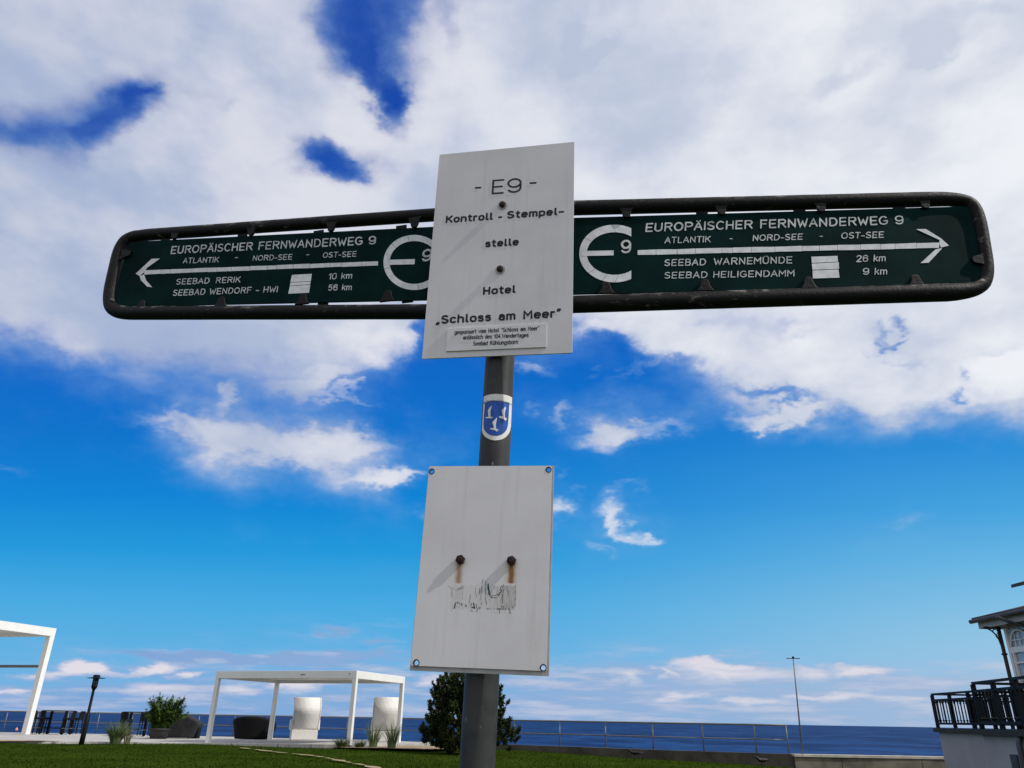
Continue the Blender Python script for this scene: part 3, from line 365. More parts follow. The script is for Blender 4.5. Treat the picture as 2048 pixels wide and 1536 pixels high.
def gauss(t, x, c, w):
    d = t.math('DIVIDE', t.math('SUBTRACT', x, c), w)
    return t.math('POWER', 2.718, t.math('MULTIPLY', t.math('MULTIPLY', d, d), -1.0))
def blank_col(t, co):
    base = plate_col(t, co)
    x, y, z = t.sep(co)
    nz = t.noise(t.vec('MULTIPLY', co, (220.0, 220.0, 40.0)), 1.0, 4.0, 0.6)[0]
    wob = t.math('MULTIPLY', t.math('SUBTRACT', t.noise(t.vec('MULTIPLY', co, (20.0, 20.0, 60.0)), 1.0, 3.0, 0.5)[0], 0.5), 0.005)
    xw = t.math('ADD', x, wob)
    col = base
    for (bx, bz, ez, strength) in ((LOW_STAINS[0][0], LOW_STAINS[0][1] + .012, LOW_STAINS[1][1], 0.62), (LOW_STAINS[2][0], LOW_STAINS[2][1] + .012, LOW_STAINS[3][1], 0.95)):
        run = t.math('MULTIPLY', t.maprange(z, ez - 0.001, ez + 0.003), t.maprange(z, bz, bz - 0.004))
        core = t.math('MULTIPLY', t.math('MULTIPLY', gauss(t, xw, bx, 0.0050), run), t.math('MULTIPLY_ADD', nz, 1.0, 0.75), clamp=True)
        halo = t.math('MULTIPLY', t.math('MULTIPLY', gauss(t, xw, bx, 0.0095), run), 0.65)
        faint = t.math('MULTIPLY', t.math('MULTIPLY', gauss(t, xw, bx, 0.006), t.maprange(z, ez - 0.11, ez - 0.03)), 0.13)
        faint = t.math('MULTIPLY', faint, t.maprange(z, bz, bz - 0.004))
        col = t.mix(t.math('MULTIPLY', halo, strength), col, (0.46, 0.29, 0.075))
        col = t.mix(t.math('MULTIPLY', core, strength), col, (0.19, 0.068, 0.004))
        col = t.mix(faint, col, (0.33, 0.28, 0.20))
    # ghost of the torn-off sticker
    (xa, za), (xb, zb), (xc, zc_), (xd, zd), (xe, ze), (xf, zf) = LOW_PATCH
    x = t.math('MULTIPLY_ADD', t.math('SUBTRACT', t.noise(t.vec('MULTIPLY', co, (90.0, 90.0, 160.0)), 1.0, 3.0, 0.6)[0], 0.5), 0.012, x)
    z = t.math('MULTIPLY_ADD', t.math('SUBTRACT', t.noise(t.vec('MULTIPLY', co, (240.0, 90.0, 60.0)), 1.0, 3.0, 0.6)[0], 0.5), 0.012, z)
    inx = t.math('MULTIPLY', t.maprange(x, xa, xa + 0.004), t.maprange(x, xb + 0.001, xb - 0.001))
    inz = t.math('MULTIPLY', t.maprange(z, zd, zd + 0.002), t.maprange(z, za + 0.001, za - 0.001))
    right = t.maprange(x, xe - 0.03, xe + 0.03, 0.22, 0.85)
    m_ = t.math('MULTIPLY', t.math('MULTIPLY', inx, inz), t.math('MULTIPLY', right, t.math('MULTIPLY_ADD', t.maprange(nz, 0.35, 0.6), 0.8, 0.2)), clamp=True)
    return t.mix(m_, col, (0.36, 0.345, 0.325))
M['plate_stained'] = custom('plate_stained', blank_col, 0.5, 0.0, 0.3)

def lawn_col(t, co):
    n = t.noise(co, 0.35, 5.0, 0.6)[0]
    n2_ = t.noise(co, 3.0, 5.0, 0.7)[0]
    a = t.mix(t.maprange(n, 0.35, 0.65), (0.020, 0.039, 0.004), (0.033, 0.054, 0.006))
    return t.mix(t.math('MULTIPLY', t.maprange(n2_, 0.5, 0.75), 0.5), a, (0.060, 0.062, 0.012))
M['lawn'] = custom('lawn', lawn_col, 0.95, 0, 0.0, (0.3, 0.02, lambda t, co: t.noise(co, 14.0, 5.0, 0.7)[0]))

def pave_col(t, co):
    br = t.n('ShaderNodeTexBrick')
    t.put(br.inputs['Vector'], co)
    br.inputs['Scale'].default_value = 1.0
    br.inputs['Color1'].default_value = (0.50, 0.48, 0.45, 1)
    br.inputs['Color2'].default_value = (0.40, 0.39, 0.37, 1)
    br.inputs['Mortar'].default_value = (0.20, 0.19, 0.17, 1)
    br.inputs['Mortar Size'].default_value = 0.012
    br.inputs['Brick Width'].default_value = 0.9
    br.inputs['Row Height'].default_value = 0.6
    n = t.noise(co, 1.2, 5.0, 0.6)[0]
    return t.mix(t.math('MULTIPLY', t.maprange(n, 0.35, 0.7), 0.4), br.outputs[0], (0.30, 0.29, 0.275))
M['paving'] = custom('paving', pave_col, 0.85, 0, 0.2)

def sea_col(t, co):
    st = t.noise(t.vec('MULTIPLY', co, (0.045, 0.028, 1.0)), 1.0, 10.0, 0.66)[0]
    st2 = t.noise(t.vec('MULTIPLY', co, (0.0022, 0.0012, 1.0)), 1.0, 6.0, 0.6)[0]
    a = t.mix(t.maprange(st, 0.40, 0.61), (0.0010, 0.014, 0.072), (0.0085, 0.050, 0.175))
    a = t.mix(t.math('MULTIPLY', t.maprange(st2, 0.35, 0.7), 0.5), a, (0.0012, 0.017, 0.085))
    cp = t.noise(t.vec('MULTIPLY', co, (0.16, 0.05, 1.0)), 1.0, 6.0, 0.62)[0]
    return t.mix(t.math('MULTIPLY', t.maprange(cp, 0.66, 0.74), 0.4), a, (0.30, 0.36, 0.46))
M['sea'] = custom('sea', sea_col, 0.6, 0, 0.04, (0.5, 0.4, lambda t, co: t.noise(t.vec('MULTIPLY', co, (0.12, 0.5, 1.0)), 1.0, 6.0, 0.6)[0]))

def wicker_col(t, co):
    x, y, z = t.sep(co)
    wv = t.math('SINE', t.math('MULTIPLY', x, 110.0))
    k = t.maprange(wv, -0.2, 0.9)
    n = t.noise(co, 9.0, 3.0, 0.5)[0]
    a = t.mix(k, (0.68, 0.66, 0.62), (0.84, 0.83, 0.80))
    return t.mix(t.math('MULTIPLY', t.maprange(n, 0.4, 0.7), 0.12), a, (0.5, 0.46, 0.4))
M['white_wicker'] = custom('white_wicker', wicker_col, 0.6, 0, 0.3, (0.35, 0.008, lambda t, co: t.math('SINE', t.math('MULTIPLY', t.sep(co)[0], 110.0))))

def glass_mat():
    m = bpy.data.materials.new('window_glass')
    m.use_nodes = True
    b = m.node_tree.nodes['Principled BSDF']
    b.inputs['Base Color'].default_value = (0.9, 0.95, 1.0, 1)
    b.inputs['Roughness'].default_value = 0.03
    b.inputs['Transmission Weight'].default_value = 0.75
    b.inputs['IOR'].default_value = 1.5
    return m
M['glass'] = glass_mat()

# ------------------------------------------------------------------ mesh builder
class MB:
    def __init__(s):
        s.v, s.f, s.sm = [], [], []
    def face(s, idx, smooth=False):
        s.f.append(idx)
        s.sm.append(smooth)
    def poly(s, pts):
        b = len(s.v)
        s.v += [Vector(p) for p in pts]
        s.face(list(range(b, b + len(pts))))
    def box(s, lo, hi, M4=None):
        b = len(s.v)
        for z in (lo[2], hi[2]):
            for (x, y) in ((lo[0], lo[1]), (hi[0], lo[1]), (hi[0], hi[1]), (lo[0], hi[1])):
                p = Vector((x, y, z))
                s.v.append(M4 @ p if M4 else p)
        for q in ((3, 2, 1, 0), (4, 5, 6, 7), (0, 1, 5, 4), (1, 2, 6, 5), (2, 3, 7, 6), (3, 0, 4, 7)):
            s.face([b + i for i in q])
    def bar(s, p0, p1, w, h=None, up=Vector((0, 0, 1))):
        p0, p1 = Vector(p0), Vector(p1)
        h = h or w
        d = (p1 - p0)
        L = d.length
        d.normalize()
        if abs(d.dot(up)) > 0.95:
            up = Vector((0, 1, 0))
        sx = d.cross(up).normalized()
        sz = sx.cross(d)
        m = Matrix(((sx.x, d.x, sz.x, p0.x), (sx.y, d.y, sz.y, p0.y), (sx.z, d.z, sz.z, p0.z), (0, 0, 0, 1)))
        s.box((-w / 2, 0, -h / 2), (w / 2, L, h / 2), m)
    def tube(s, path, rad, n=12, caps=True, closed=False):
        path = [Vector(p) for p in path]
        rads = rad if isinstance(rad, (list, tuple)) else [rad] * len(path)
        b0 = len(s.v)
        prev = None
        N = len(path)
        for i, p in enumerate(path):
            if closed:
                d = (path[(i + 1) % N] - path[i - 1])
            else:
                d = (path[min(i + 1, N - 1)] - path[max(i - 1, 0)])
            if d.length < 1e-9:
                d = Vector((0, 0, 1))
            d.normalize()
            if prev is None:
                a = d.orthogonal().normalized()
            else:
                a = (prev - d * prev.dot(d)).normalized()
            prev = a
            c = d.cross(a)
            for k in range(n):
                t = 2 * math.pi * k / n
                s.v.append(p + (a * math.cos(t) + c * math.sin(t)) * rads[i])
        rng = N if closed else N - 1
        for i in range(rng):
            for k in range(n):
                i2 = (i + 1) % N
                s.face([b0 + i * n + k, b0 + i * n + (k + 1) % n, b0 + i2 * n + (k + 1) % n, b0 + i2 * n + k], True)
        if caps and not closed:
            s.face([b0 + k for k in range(n)][::-1])
            s.face([b0 + (N - 1) * n + k for k in range(n)])
    def lathe(s, prof, c=(0, 0, 0), n=20):
        s.tube([(c[0], c[1], c[2] + z) for (rr, z) in prof], [rr for (rr, z) in prof], n)
    def prism(s, outline, axis, d0, d1):
        """extrude a 2-D outline along an axis; outline points fill the two other axes"""
        b = len(s.v)
        n = len(outline)
        for d in (d0, d1):
            for (p, q) in outline:
                s.v.append(Vector({'x': (d, p, q), 'y': (p, d, q), 'z': (p, q, d)}[axis]))
        s.face([b + i for i in range(n)][::-1])
        s.face([b + n + i for i in range(n)])
        for i in range(n):
            j = (i + 1) % n
            s.face([b + i, b + j, b + n + j, b + n + i])
    def ball(s, c, rx, ry, rz, n=10, m=7):
        b = len(s.v)
        for i in range(1, m):
            t = math.pi * i / m
            for k in range(n):
                p = 2 * math.pi * k / n
                s.v.append(Vector((c[0] + rx * math.sin(t) * math.cos(p), c[1] + ry * math.sin(t) * math.sin(p), c[2] + rz * math.cos(t))))
        s.v.append(Vector((c[0], c[1], c[2] + rz)))
        s.v.append(Vector((c[0], c[1], c[2] - rz)))
        T_, B_ = len(s.v) - 2, len(s.v) - 1
        for i in range(m - 2):
            for k in range(n):
                s.face([b + i * n + k, b + (i + 1) * n + k, b + (i + 1) * n + (k + 1) % n, b + i * n + (k + 1) % n], True)
        for k in range(n):
            s.face([T_, b + k, b + (k + 1) % n], True)
            s.face([B_, b + (m - 2) * n + (k + 1) % n, b + (m - 2) * n + k], True)
    def xf(s, m):
        s.v = [m @ p for p in s.v]
        return s
    def add(s, o, m=None):
        b = len(s.v)
        s.v += [(m @ p if m else p) for p in o.v]
        for q, sm in zip(o.f, o.sm):
            s.face([b + i for i in q], sm)
        return s

def obj(name, mb, material, parent=None, world=True):
    me = bpy.data.meshes.new(name)
    off = Vector((0, 0, 0))
    if parent is not None and world:
        q = parent
        while q is not None:
            off += q.location
            q = q.parent
    me.from_pydata([tuple(p - off) for p in mb.v], [], mb.f)
    me.polygons.foreach_set('use_smooth', mb.sm)
    me.update()
    me.materials.append(M[material] if isinstance(material, str) else material)
    o = bpy.data.objects.new(name, me)
    COL.objects.link(o)
    if parent is not None:
        o.parent = parent
    return o
def smooth_edges(o, ang=35):
    bm = bmesh.new()
    bm.from_mesh(o.data)
    bm.normal_update()
    for e in bm.edges:
        if len(e.link_faces) == 2 and e.calc_face_angle(0) > R(ang):
            e.smooth = False
    bm.to_mesh(o.data)
    bm.free()
    return o
def bevel(o, w, seg=2):
    md = o.modifiers.new('bevel', 'BEVEL')
    md.width, md.segments, md.limit_method, md.angle_limit = w, seg, 'ANGLE', R(40)
    return o
def tag(o, label, cat, group=None):
    o['label'], o['category'] = label, cat
    if group:
        o['group'] = group
    return o
def thing(name, label, cat, loc=(0, 0, 0), rz=0.0, group=None):
    o = bpy.data.objects.new(name, None)
    o.empty_display_size = 0.2
    COL.objects.link(o)
    o.location = loc
    o.rotation_euler = (0, 0, rz)
    return tag(o, label, cat, group)
def struct(name, mb, material, kind='structure'):
    o = obj(name, mb, material)
    o['kind'] = kind
    return o
def dup(root, loc, rz=None, label=None):
    rr = root.copy()
    COL.objects.link(rr)
    rr.location = loc
    if rz is not None:
        rr.rotation_euler = (0, 0, rz)
    if label:
        rr['label'] = label
    for ch in list(root.children):
        c = ch.copy()
        COL.objects.link(c)
        c.parent = rr
        for g in list(ch.children):
            d = g.copy()
            COL.objects.link(d)
            d.parent = c
    return rr

# ------------------------------------------------------------------ terrain
def interp(x, tab):
    if x <= tab[0][0]:
        return tab[0][1]
    for (a, p), (b, q) in zip(tab, tab[1:]):
        if x <= b:
            return p + (q - p) * (x - a) / (b - a)
    return tab[-1][1]
GT = [(-0.15, -0.03), (0.0, -0.10), (0.13, -0.20), (0.25, -0.28), (0.34, -0.32), (0.42, -0.50), (0.5, -0.80), (0.62, -1.1), (0.9, -1.2)]
def ground_z(x, y):
    far = interp(x / max(y, 6.0), GT)
    k = min(1.0, max(0.0, (y - 4.0) / 16.0))
    k = k * k * (3 - 2 * k)
    return -0.52 * (1 - k) + far * k
def grid_mesh(xs, ys, zf):
    mb = MB()
    for y in ys:
        for x in xs:
            mb.v.append(Vector((x, y, zf(x, y))))
    nx = len(xs)
    for j in range(len(ys) - 1):
        for i in range(nx - 1):
            mb.face([j * nx + i, j * nx + i + 1, (j + 1) * nx + i + 1, (j + 1) * nx + i], True)
    return mb

# kerb line along the sea wall: x, y, top height
KERB = [(-70, 46.5, .02), (-40, 45.8, .02), (-27.2, 45.6, .02), (-22.5, 45.6, .02), (-14.6, 44.6, .03), (-11.0, 42.6, .05), (-7.7, 40.1, .08), (-3.6, 38.4, .09), (0.4, 36.6, .10), (2.3, 35.5, .10), (4.05, 34.4, .10), (5.85, 33.3, .10), (7.65, 32.35, .10), (9.5, 31.5, .10), (10.64, 31.0, .10), (16.5, 30.9, .10), (30, 30.9, .10)]
def kerb_y(x):
    return interp(x, [(a, b) for a, b, c in KERB])
def kerb_z(x):
    return interp(x, [(a, c) for a, b, c in KERB])

xs = [-60 + i * 0.8 for i in range(0, 136)]
def lawn_mesh():
    mb = MB()
    ny = 60
    for j in range(ny + 1):
        for x in xs:
            y1 = kerb_y(x) + 0.12
            y = -14 + (y1 + 14) * (j / ny)
            z = ground_z(x, y)
            und = 0.02 * math.sin(x * 0.7 + y * 0.31) * math.sin(y * 0.53 - x * 0.2)
            mb.v.append(Vector((x, y, z + und)))
    nx = len(xs)
    for j in range(ny):
        for i in range(nx - 1):
            mb.face([j * nx + i, j * nx + i + 1, (j + 1) * nx + i + 1, (j + 1) * nx + i], True)
    return mb
struct('lawn', lawn_mesh(), 'lawn')

def pave_z(x):
    return interp(x, [(-12.6, 0.0), (-6.2, 0.095), (-3, 0.06)])
EDGE = [(-60, 27.5), (-19.2, 31.8), (-16.1, 33.4), (-12.6, 34.0), (-9.5, 33.2), (-6.6, 32.0), (-5.2, 32.6), (-4.2, 35.5), (-3.4, 37.5)]
def paving_mesh():
    mb = MB()
    px = [-60 + 1.0 * i for i in range(38)] + [-22.6 + 0.6 * i for i in range(0, 33)]
    ny = 10
    for x in px:
        e = interp(x, EDGE)
        k = kerb_y(x) - 0.18
        for j in range(ny + 1):
            mb.v.append(Vector((x, e + (k - e) * j / ny, pave_z(x) + 0.03)))
        # a shallow riser at the lawn edge
        mb.v.append(Vector((x, e, pave_z(x) - 0.25)))
    w = ny + 2
    for i in range(len(px) - 1):
        for j in range(ny):
            mb.face([i * w + j, (i + 1) * w + j, (i + 1) * w + j + 1, i * w + j + 1])
        mb.face([i * w + ny + 1, (i + 1) * w + ny + 1, (i + 1) * w, i * w])
    return mb
struct('terrace_paving', paving_mesh(), 'paving')

def blob_sheet(pts, dz, sub=3):
    """ground-hugging sheet from an outline, raised a little above the lawn"""
    mb = MB()
    cx = sum(p[0] for p in pts) / len(pts)
    cy = sum(p[1] for p in pts) / len(pts)
    rings = 4
    n = len(pts)
    for q in range(rings, 0, -1):
        for p in pts:
            k = q / rings
            x, y = cx + (p[0] - cx) * k, cy + (p[1] - cy) * k
            mb.v.append(Vector((x, y, ground_z(x, y) + dz)))
    mb.v.append(Vector((cx, cy, ground_z(cx, cy) + dz)))
    for q in range(rings - 1):
        for i in range(n):
            j = (i + 1) % n
            mb.face([q * n + i, q * n + j, (q + 1) * n + j, (q + 1) * n + i])
    for i in range(n):
        mb.face([(rings - 1) * n + i, (rings - 1) * n + (i + 1) % n, len(mb.v) - 1])
    return mb
def jag(pts, k=6, amp=0.12):
    out = []
    for (a, b) in zip(pts, pts[1:] + pts[:1]):
        for i in range(k):
            t = i / k
            out.append((a[0] + (b[0] - a[0]) * t + random.uniform(-amp, amp), a[1] + (b[1] - a[1]) * t + random.uniform(-amp, amp)))
    return out
struct('sand_bed', blob_sheet(jag([(-40, 27.0), (-24, 29.2), (-19.0, 31.6), (-17.2, 33.0), (-19.4, 33.0), (-26, 32.0), (-40, 30.0)], 8, .1), 0.085), 'sand')
struct('sand_bed', blob_sheet(jag([(-7.6, 31.6), (-5.4, 31.3), (-3.2, 31.6), (-2.2, 33.0), (-2.6, 35.4), (-4.2, 35.4), (-5.4, 32.4)], 8, .12), 0.085), 'sand')
def path_mesh():
    mb = MB()
    ctr = [(-9.6, 30.3), (-8.4, 28.6), (-7.4, 27.2), (-6.3, 25.9), (-5.5, 24.8), (-4.7, 23.2), (-4.0, 21.8), (-3.3, 20.4), (-2.6, 18.8), (-1.6, 16.0)]
    dense = []
    for a, b in zip(ctr, ctr[1:]):
        for i in range(7):
            t = i / 7
            dense.append((a[0] + (b[0] - a[0]) * t, a[1] + (b[1] - a[1]) * t))
    prev = None
    for i, (x, y) in enumerate(dense):
        w = 0.065 + 0.08 * math.sin(i * 0.9) + random.uniform(-.05, .05)
        w = max(0.03, w)
        a = Vector((x - w, y, ground_z(x - w, y) + 0.05))
        b = Vector((x + w, y + .08, ground_z(x + w, y) + 0.05))
        mb.v += [a, b]
        if i and (i % 13) not in (4, 5):
            k = len(mb.v)
            mb.face([k - 4, k - 3, k - 1, k - 2])
    return mb
struct('sand_path', path_mesh(), 'sand')

# sea and the strip of beach hidden under the wall
mb = MB()
mb.poly([(-30000, 75, -3.5), (30000, 75, -3.5), (30000, 45000, -3.5), (-30000, 45000, -3.5)])
struct('sea', mb, 'sea')
mb = MB()
mb.poly([(-400, 30, -3.0), (400, 30, -3.0), (400, 80, -3.7), (-400, 80, -3.7)])
struct('beach', mb, 'beach')

# grass blades over the part of the lawn the camera looks along
def grass_mesh():
    mb = MB()
    rnd = random.Random(3)
    cnt = 0
    while cnt < 45000:
        y = rnd.uniform(17.0, 37.0)
        x = rnd.uniform(-0.72, 0.48) * y
        if x < -3.5 and y > interp(x, EDGE) - 0.05:
            continue
        if y > kerb_y(x) - 0.2:
            continue
        z = ground_z(x, y) + 0.02 * math.sin(x * 0.7 + y * 0.31) * math.sin(y * 0.53 - x * 0.2)
        h = rnd.uniform(0.02, 0.05)
        w = rnd.uniform(0.008, 0.016)
        a = rnd.uniform(0, 6.28)
        ca, sa = math.cos(a) * w, math.sin(a) * w
        lx, ly = rnd.uniform(-.03, .03), rnd.uniform(-.03, .03)
        b = len(mb.v)
        mb.v += [Vector((x - ca, y - sa, z)), Vector((x + ca, y + sa, z)), Vector((x + lx, y + ly, z + h))]
        mb.face([b, b + 1, b + 2])
        cnt += 1
    return mb
struct('grass', grass_mesh(), 'grass_blade', 'stuff')

# ------------------------------------------------------------------ signpost
def rot3(a):
    yaw, lean, roll = [R(k) for k in a]
    return Matrix.Rotation(yaw, 4, 'Z') @ Matrix.Rotation(lean, 4, 'X') @ Matrix.Rotation(roll, 4, 'Y')
FM = {k: Matrix.Translation(Vector(o)) @ rot3(a) for k, (o, a) in FRAMES.items()}

POLE_BASE = Vector(POLE['base'])
post = thing('signpost', 'leaning grey steel signpost with two dark green direction boards and two white plates', 'signpost', POLE_BASE)
AB, AA = Vector(AXIS['B']), Vector(AXIS['a'])
E1, E2 = Vector(AXIS['e1']), Vector(AXIS['e2'])
PR = AXIS['r']
mb = MB()
mb.tube([POLE_BASE, POLE_BASE.lerp(Vector(POLE['top']), 0.5), Vector(POLE['top'])], PR, 48)
pole = smooth_edges(obj('pole', mb, 'pole_steel', post))

def flat(M4, pts, off):
    """points (x, z) in a plate's own plane, off = distance in front of it"""
    return [M4 @ Vector((p[0], -off, p[1])) for p in pts]

# text made with Blender's built-in typeface
DG = None
def font_mesh(txt, thin=0.0):
    cu_ = bpy.data.curves.new('lettering', 'FONT')
    cu_.body = txt
    cu_.size = 1.0
    cu_.offset = thin
    cu_.resolution_u = 3
    o = bpy.data.objects.new('lettering', cu_)
    COL.objects.link(o)
    bpy.context.view_layer.update()
    dg = bpy.context.evaluated_depsgraph_get()
    me = bpy.data.meshes.new_from_object(o.evaluated_get(dg))
    vs = [v.co.copy() for v in me.vertices]
    fs = [list(p.vertices) for p in me.polygons]
    bpy.data.objects.remove(o)
    bpy.data.curves.remove(cu_)
    bpy.data.meshes.remove(me)
    return vs, fs
cv, _ = font_mesh('E')
CAP = max(v.y for v in cv)
def put_font(mb, M4, item, off, thin=0.0, wob=0.0):
    txt, b0, b1, top = item
    vs, fs = font_mesh(txt, thin)
    x0, x1 = min(v.x for v in vs), max(v.x for v in vs)
    B0, B1, T0 = Vector(b0), Vector(b1), Vector(top)
    dx_, dy_ = B1 - B0, T0 - B0
    if txt == '-':
        dy_ = Vector((T0.x - B0.x, T0.y - B0.y))
    base = len(mb.v)
    for v in vs:
        p = B0 + dx_ * ((v.x - x0) / (x1 - x0)) + dy_ * (v.y / CAP)
        if wob:
            p += Vector((random.uniform(-wob, wob), random.uniform(-wob, wob)))
        mb.v.append(M4 @ Vector((p.x, -off, p.y)))
    for q in fs:
        mb.face([base + i for i in q])

# engraved single-stroke alphabet for the white plates: unit cap height
def arc(cx, cy, rx, ry, a0, a1, n=10):
    return [(cx + rx * math.cos(R(a0 + (a1 - a0) * i / n)), cy + ry * math.sin(R(a0 + (a1 - a0) * i / n))) for i in range(n + 1)]
XH = 0.70
def bowl(w):
    return arc(w / 2, XH - w / 2, w / 2, w / 2, 0, 180, 10) + arc(w / 2, w / 2, w / 2, w / 2, 180, 360, 10) + [(w, XH - w / 2)]
def glyph(ch):
    w = 0.46
    G = {
        '-': ([[(0.0, 0.36), (0.36, 0.36)]], 0.36),
        'E': ([[(0.56, 1), (0.06, 1), (0.06, 0), (0.56, 0)], [(0.06, 0.5), (0.50, 0.5)]], 0.58),
        '9': ([arc(.3, .69, .3, .31, 0, 360, 20), [(.6, .69), (.6, .32)] + arc(.3, .3, .3, .3, 0, -150, 10)], 0.62),
        'K': ([[(0.04, 1), (0.04, 0)], [(0.58, 1), (0.06, 0.42)], [(0.24, 0.62), (0.60, 0)]], 0.60),
        'o': ([bowl(w)], w), 'n': ([[(0, XH), (0, 0)], [(0, .44)] + arc(w / 2, XH - .23, w / 2, .23, 180, 0, 8) + [(w, 0)]], w),
        't': ([[(0.12, 0.95), (0.12, 0.16)] + arc(.27, .15, .15, .15, 180, 280, 5), [(0, XH), (0.30, XH)]], 0.30),
        'r': ([[(0, XH), (0, 0)], [(0, .44)] + arc(.2, XH - .2, .2, .2, 180, 70, 6)], 0.27),
        'l': ([[(0.04, 1.0), (0.04, 0.14)] + arc(.16, .14, .12, .14, 180, 270, 4)], 0.16),
        'S': ([arc(.28, .74, .26, .26, 40, 200, 8) + [(.08, .62), (.48, .40)] + arc(.28, .26, .27, .26, 30, -150, 9)], 0.56),
        'e': ([[(0.02, .36), (w, .36)] + arc(w / 2, XH - .23, w / 2, .23, 0, 180, 9) + arc(w / 2, .23, w / 2, .23, 180, 310, 8)], w),
        'm': ([[(0, XH), (0, 0)], [(0, .48)] + arc(.17, XH - .19, .17, .19, 180, 0, 7) + [(.34, 0)], [(.34, .48)] + arc(.51, XH - .19, .17, .19, 180, 0, 7) + [(.68, 0)]], 0.68),
        'p': ([[(0, XH), (0, -.28)], bowl(w)], w), 'H': ([[(0.03, 1), (0.03, 0)], [(0.57, 1), (0.57, 0)], [(0.03, .5), (0.57, .5)]], 0.60),
        'c': ([arc(w / 2, XH - .23, w / 2, .23, 40, 180, 7) + arc(w / 2, .23, w / 2, .23, 180, 320, 7)], w - .03),
        'h': ([[(0, 1), (0, 0)], [(0, .44)] + arc(w / 2, XH - .23, w / 2, .23, 180, 0, 8) + [(w, 0)]], w),
        's': ([arc(.2, XH - .175, .19, .175, 35, 210, 7) + [(.35, .33)] + arc(.2, .17, .19, .17, 25, -150, 8)], 0.40),
        'a': ([arc(.21, XH - .2, .2, .2, 160, 0, 7) + [(.41, 0)], [(.41, .42), (.2, .42)] + arc(.19, .21, .19, .21, 90, 270, 7) + [(.3, 0), (.41, .12)]], 0.42),
        'M': ([[(0.03, 0), (0.03, 1), (0.36, .42), (0.69, 1), (0.69, 0)]], 0.72),
        '„': ([[(0.02, -.16), (0.09, .05)], [(0.17, -.16), (0.24, .05)]], 0.24), '”': ([[(0.02, .82), (0.09, 1.03)], [(0.17, .82), (0.24, 1.03)]], 0.24),
        '"': ([[(0.04, .84), (0.06, 1.0)], [(0.16, .84), (0.18, 1.0)]], 0.2),
        'g': ([bowl(w), [(w, XH), (w, -.08)] + arc(w / 2, -.08, w / 2, .2, 0, -150, 8)], w),
        'v': ([[(0, XH), (.22, 0), (.44, XH)]], 0.44), 'i': ([[(0.03, XH), (0.03, 0)], [(0.03, .93), (0.03, .96)]], 0.06),
        'd': ([bowl(w), [(w, 1), (w, 0)]], w), 'b': ([[(0, 1), (0, 0)], bowl(w)], w),
        'u': ([[(0, XH), (0, .23)] + arc(w / 2, .23, w / 2, .23, 180, 360, 8), [(w, XH), (w, 0)]], w),
        '1': ([[(0, .78), (.2, 1), (.2, 0)]], 0.24),
        '0': ([arc(.25, .72, .25, .28, 0, 180, 8) + arc(.25, .28, .25, .28, 180, 360, 8) + [(.5, .72)]], 0.5),
        '4': ([[(.30, 1), (0, .3), (.48, .3)], [(.36, .56), (.36, 0)]], 0.5), '.': ([[(0.03, 0), (0.03, .03)]], 0.06),
        'W': ([[(0, 1), (.2, 0), (.4, .7), (.6, 0), (.8, 1)]], 0.8), ' ': ([], 0.30),
    }
    G.update({
        'U': ([[(.05, 1), (.05, .32)] + arc(.33, .3, .28, .3, 180, 360, 10) + [(.61, 1)]], .66),
        'R': ([[(.06, 0), (.06, 1), (.42, 1)] + arc(.42, .76, .2, .24, 90, -90, 8) + [(.06, .52)], [(.36, .5), (.64, 0)]], .66),
        'O': ([arc(.36, .5, .34, .5, 0, 360, 24)], .72), 'I': ([[(.05, 1), (.05, 0)]], .1),
        'P': ([[(.06, 0), (.06, 1), (.4, 1)] + arc(.4, .74, .22, .26, 90, -90, 8) + [(.06, .48)]], .64),
        'A': ([[(0, 0), (.32, 1), (.64, 0)], [(.11, .34), (.53, .34)]], .64), 'C': ([arc(.36, .5, .33, .5, 48, 312, 16)], .66),
        'F': ([[(.06, 0), (.06, 1), (.54, 1)], [(.06, .52), (.48, .52)]], .56), 'N': ([[(.05, 0), (.05, 1), (.6, 0), (.6, 1)]], .65),
        'D': ([[(.06, 0), (.06, 1), (.3, 1)] + arc(.3, .5, .34, .5, 90, -90, 10) + [(.06, 0)]], .66),
        'G': ([arc(.36, .5, .34, .5, 48, 310, 16) + [(.66, .18), (.66, .46), (.42, .46)]], .70),
        'T': ([[(0, 1), (.56, 1)], [(.28, 1), (.28, 0)]], .56), 'L': ([[(.06, 1), (.06, 0), (.5, 0)]], .52),
        'B': ([[(.06, 0), (.06, 1), (.36, 1)] + arc(.36, .76, .19, .24, 90, -90, 7) + [(.06, .52)], [(.36, .52)] + arc(.38, .26, .22, .26, 90, -90, 7) + [(.06, 0)]], .62),
        '2': ([arc(.27, .72, .25, .28, 160, -25, 9) + [(.03, 0), (.53, 0)]], .55), '5': ([[(.48, 1), (.12, 1), (.07, .52)] + arc(.27, .33, .24, .33, 135, -150, 12)], .54),
        '6': ([arc(.29, .31, .27, .31, 0, 360, 16), [(.02, .31), (.02, .66)] + arc(.29, .68, .27, .32, 180, 25, 8)], .58),
        'k': ([[(.03, 1), (.03, 0)], [(.4, .7), (.04, .3)], [(.18, .44), (.42, 0)]], .44),
    })
    if ch in 'ÄÜ':
        s_, w_ = G['A' if ch == 'Ä' else 'U']
        return s_ + [[(w_ / 2 - .13, 1.15), (w_ / 2 - .13, 1.18)], [(w_ / 2 + .13, 1.15), (w_ / 2 + .13, 1.18)]], w_
    if ch == 'ä':
        s_, w_ = G['a']
        return s_ + [[(.09, .92), (.09, .95)], [(.31, .92), (.31, .95)]], w_
    if ch == 'ü':
        s_, w_ = G['u']
        return s_ + [[(.1, .92), (.1, .95)], [(.36, .92), (.36, .95)]], w_
    return G[ch]
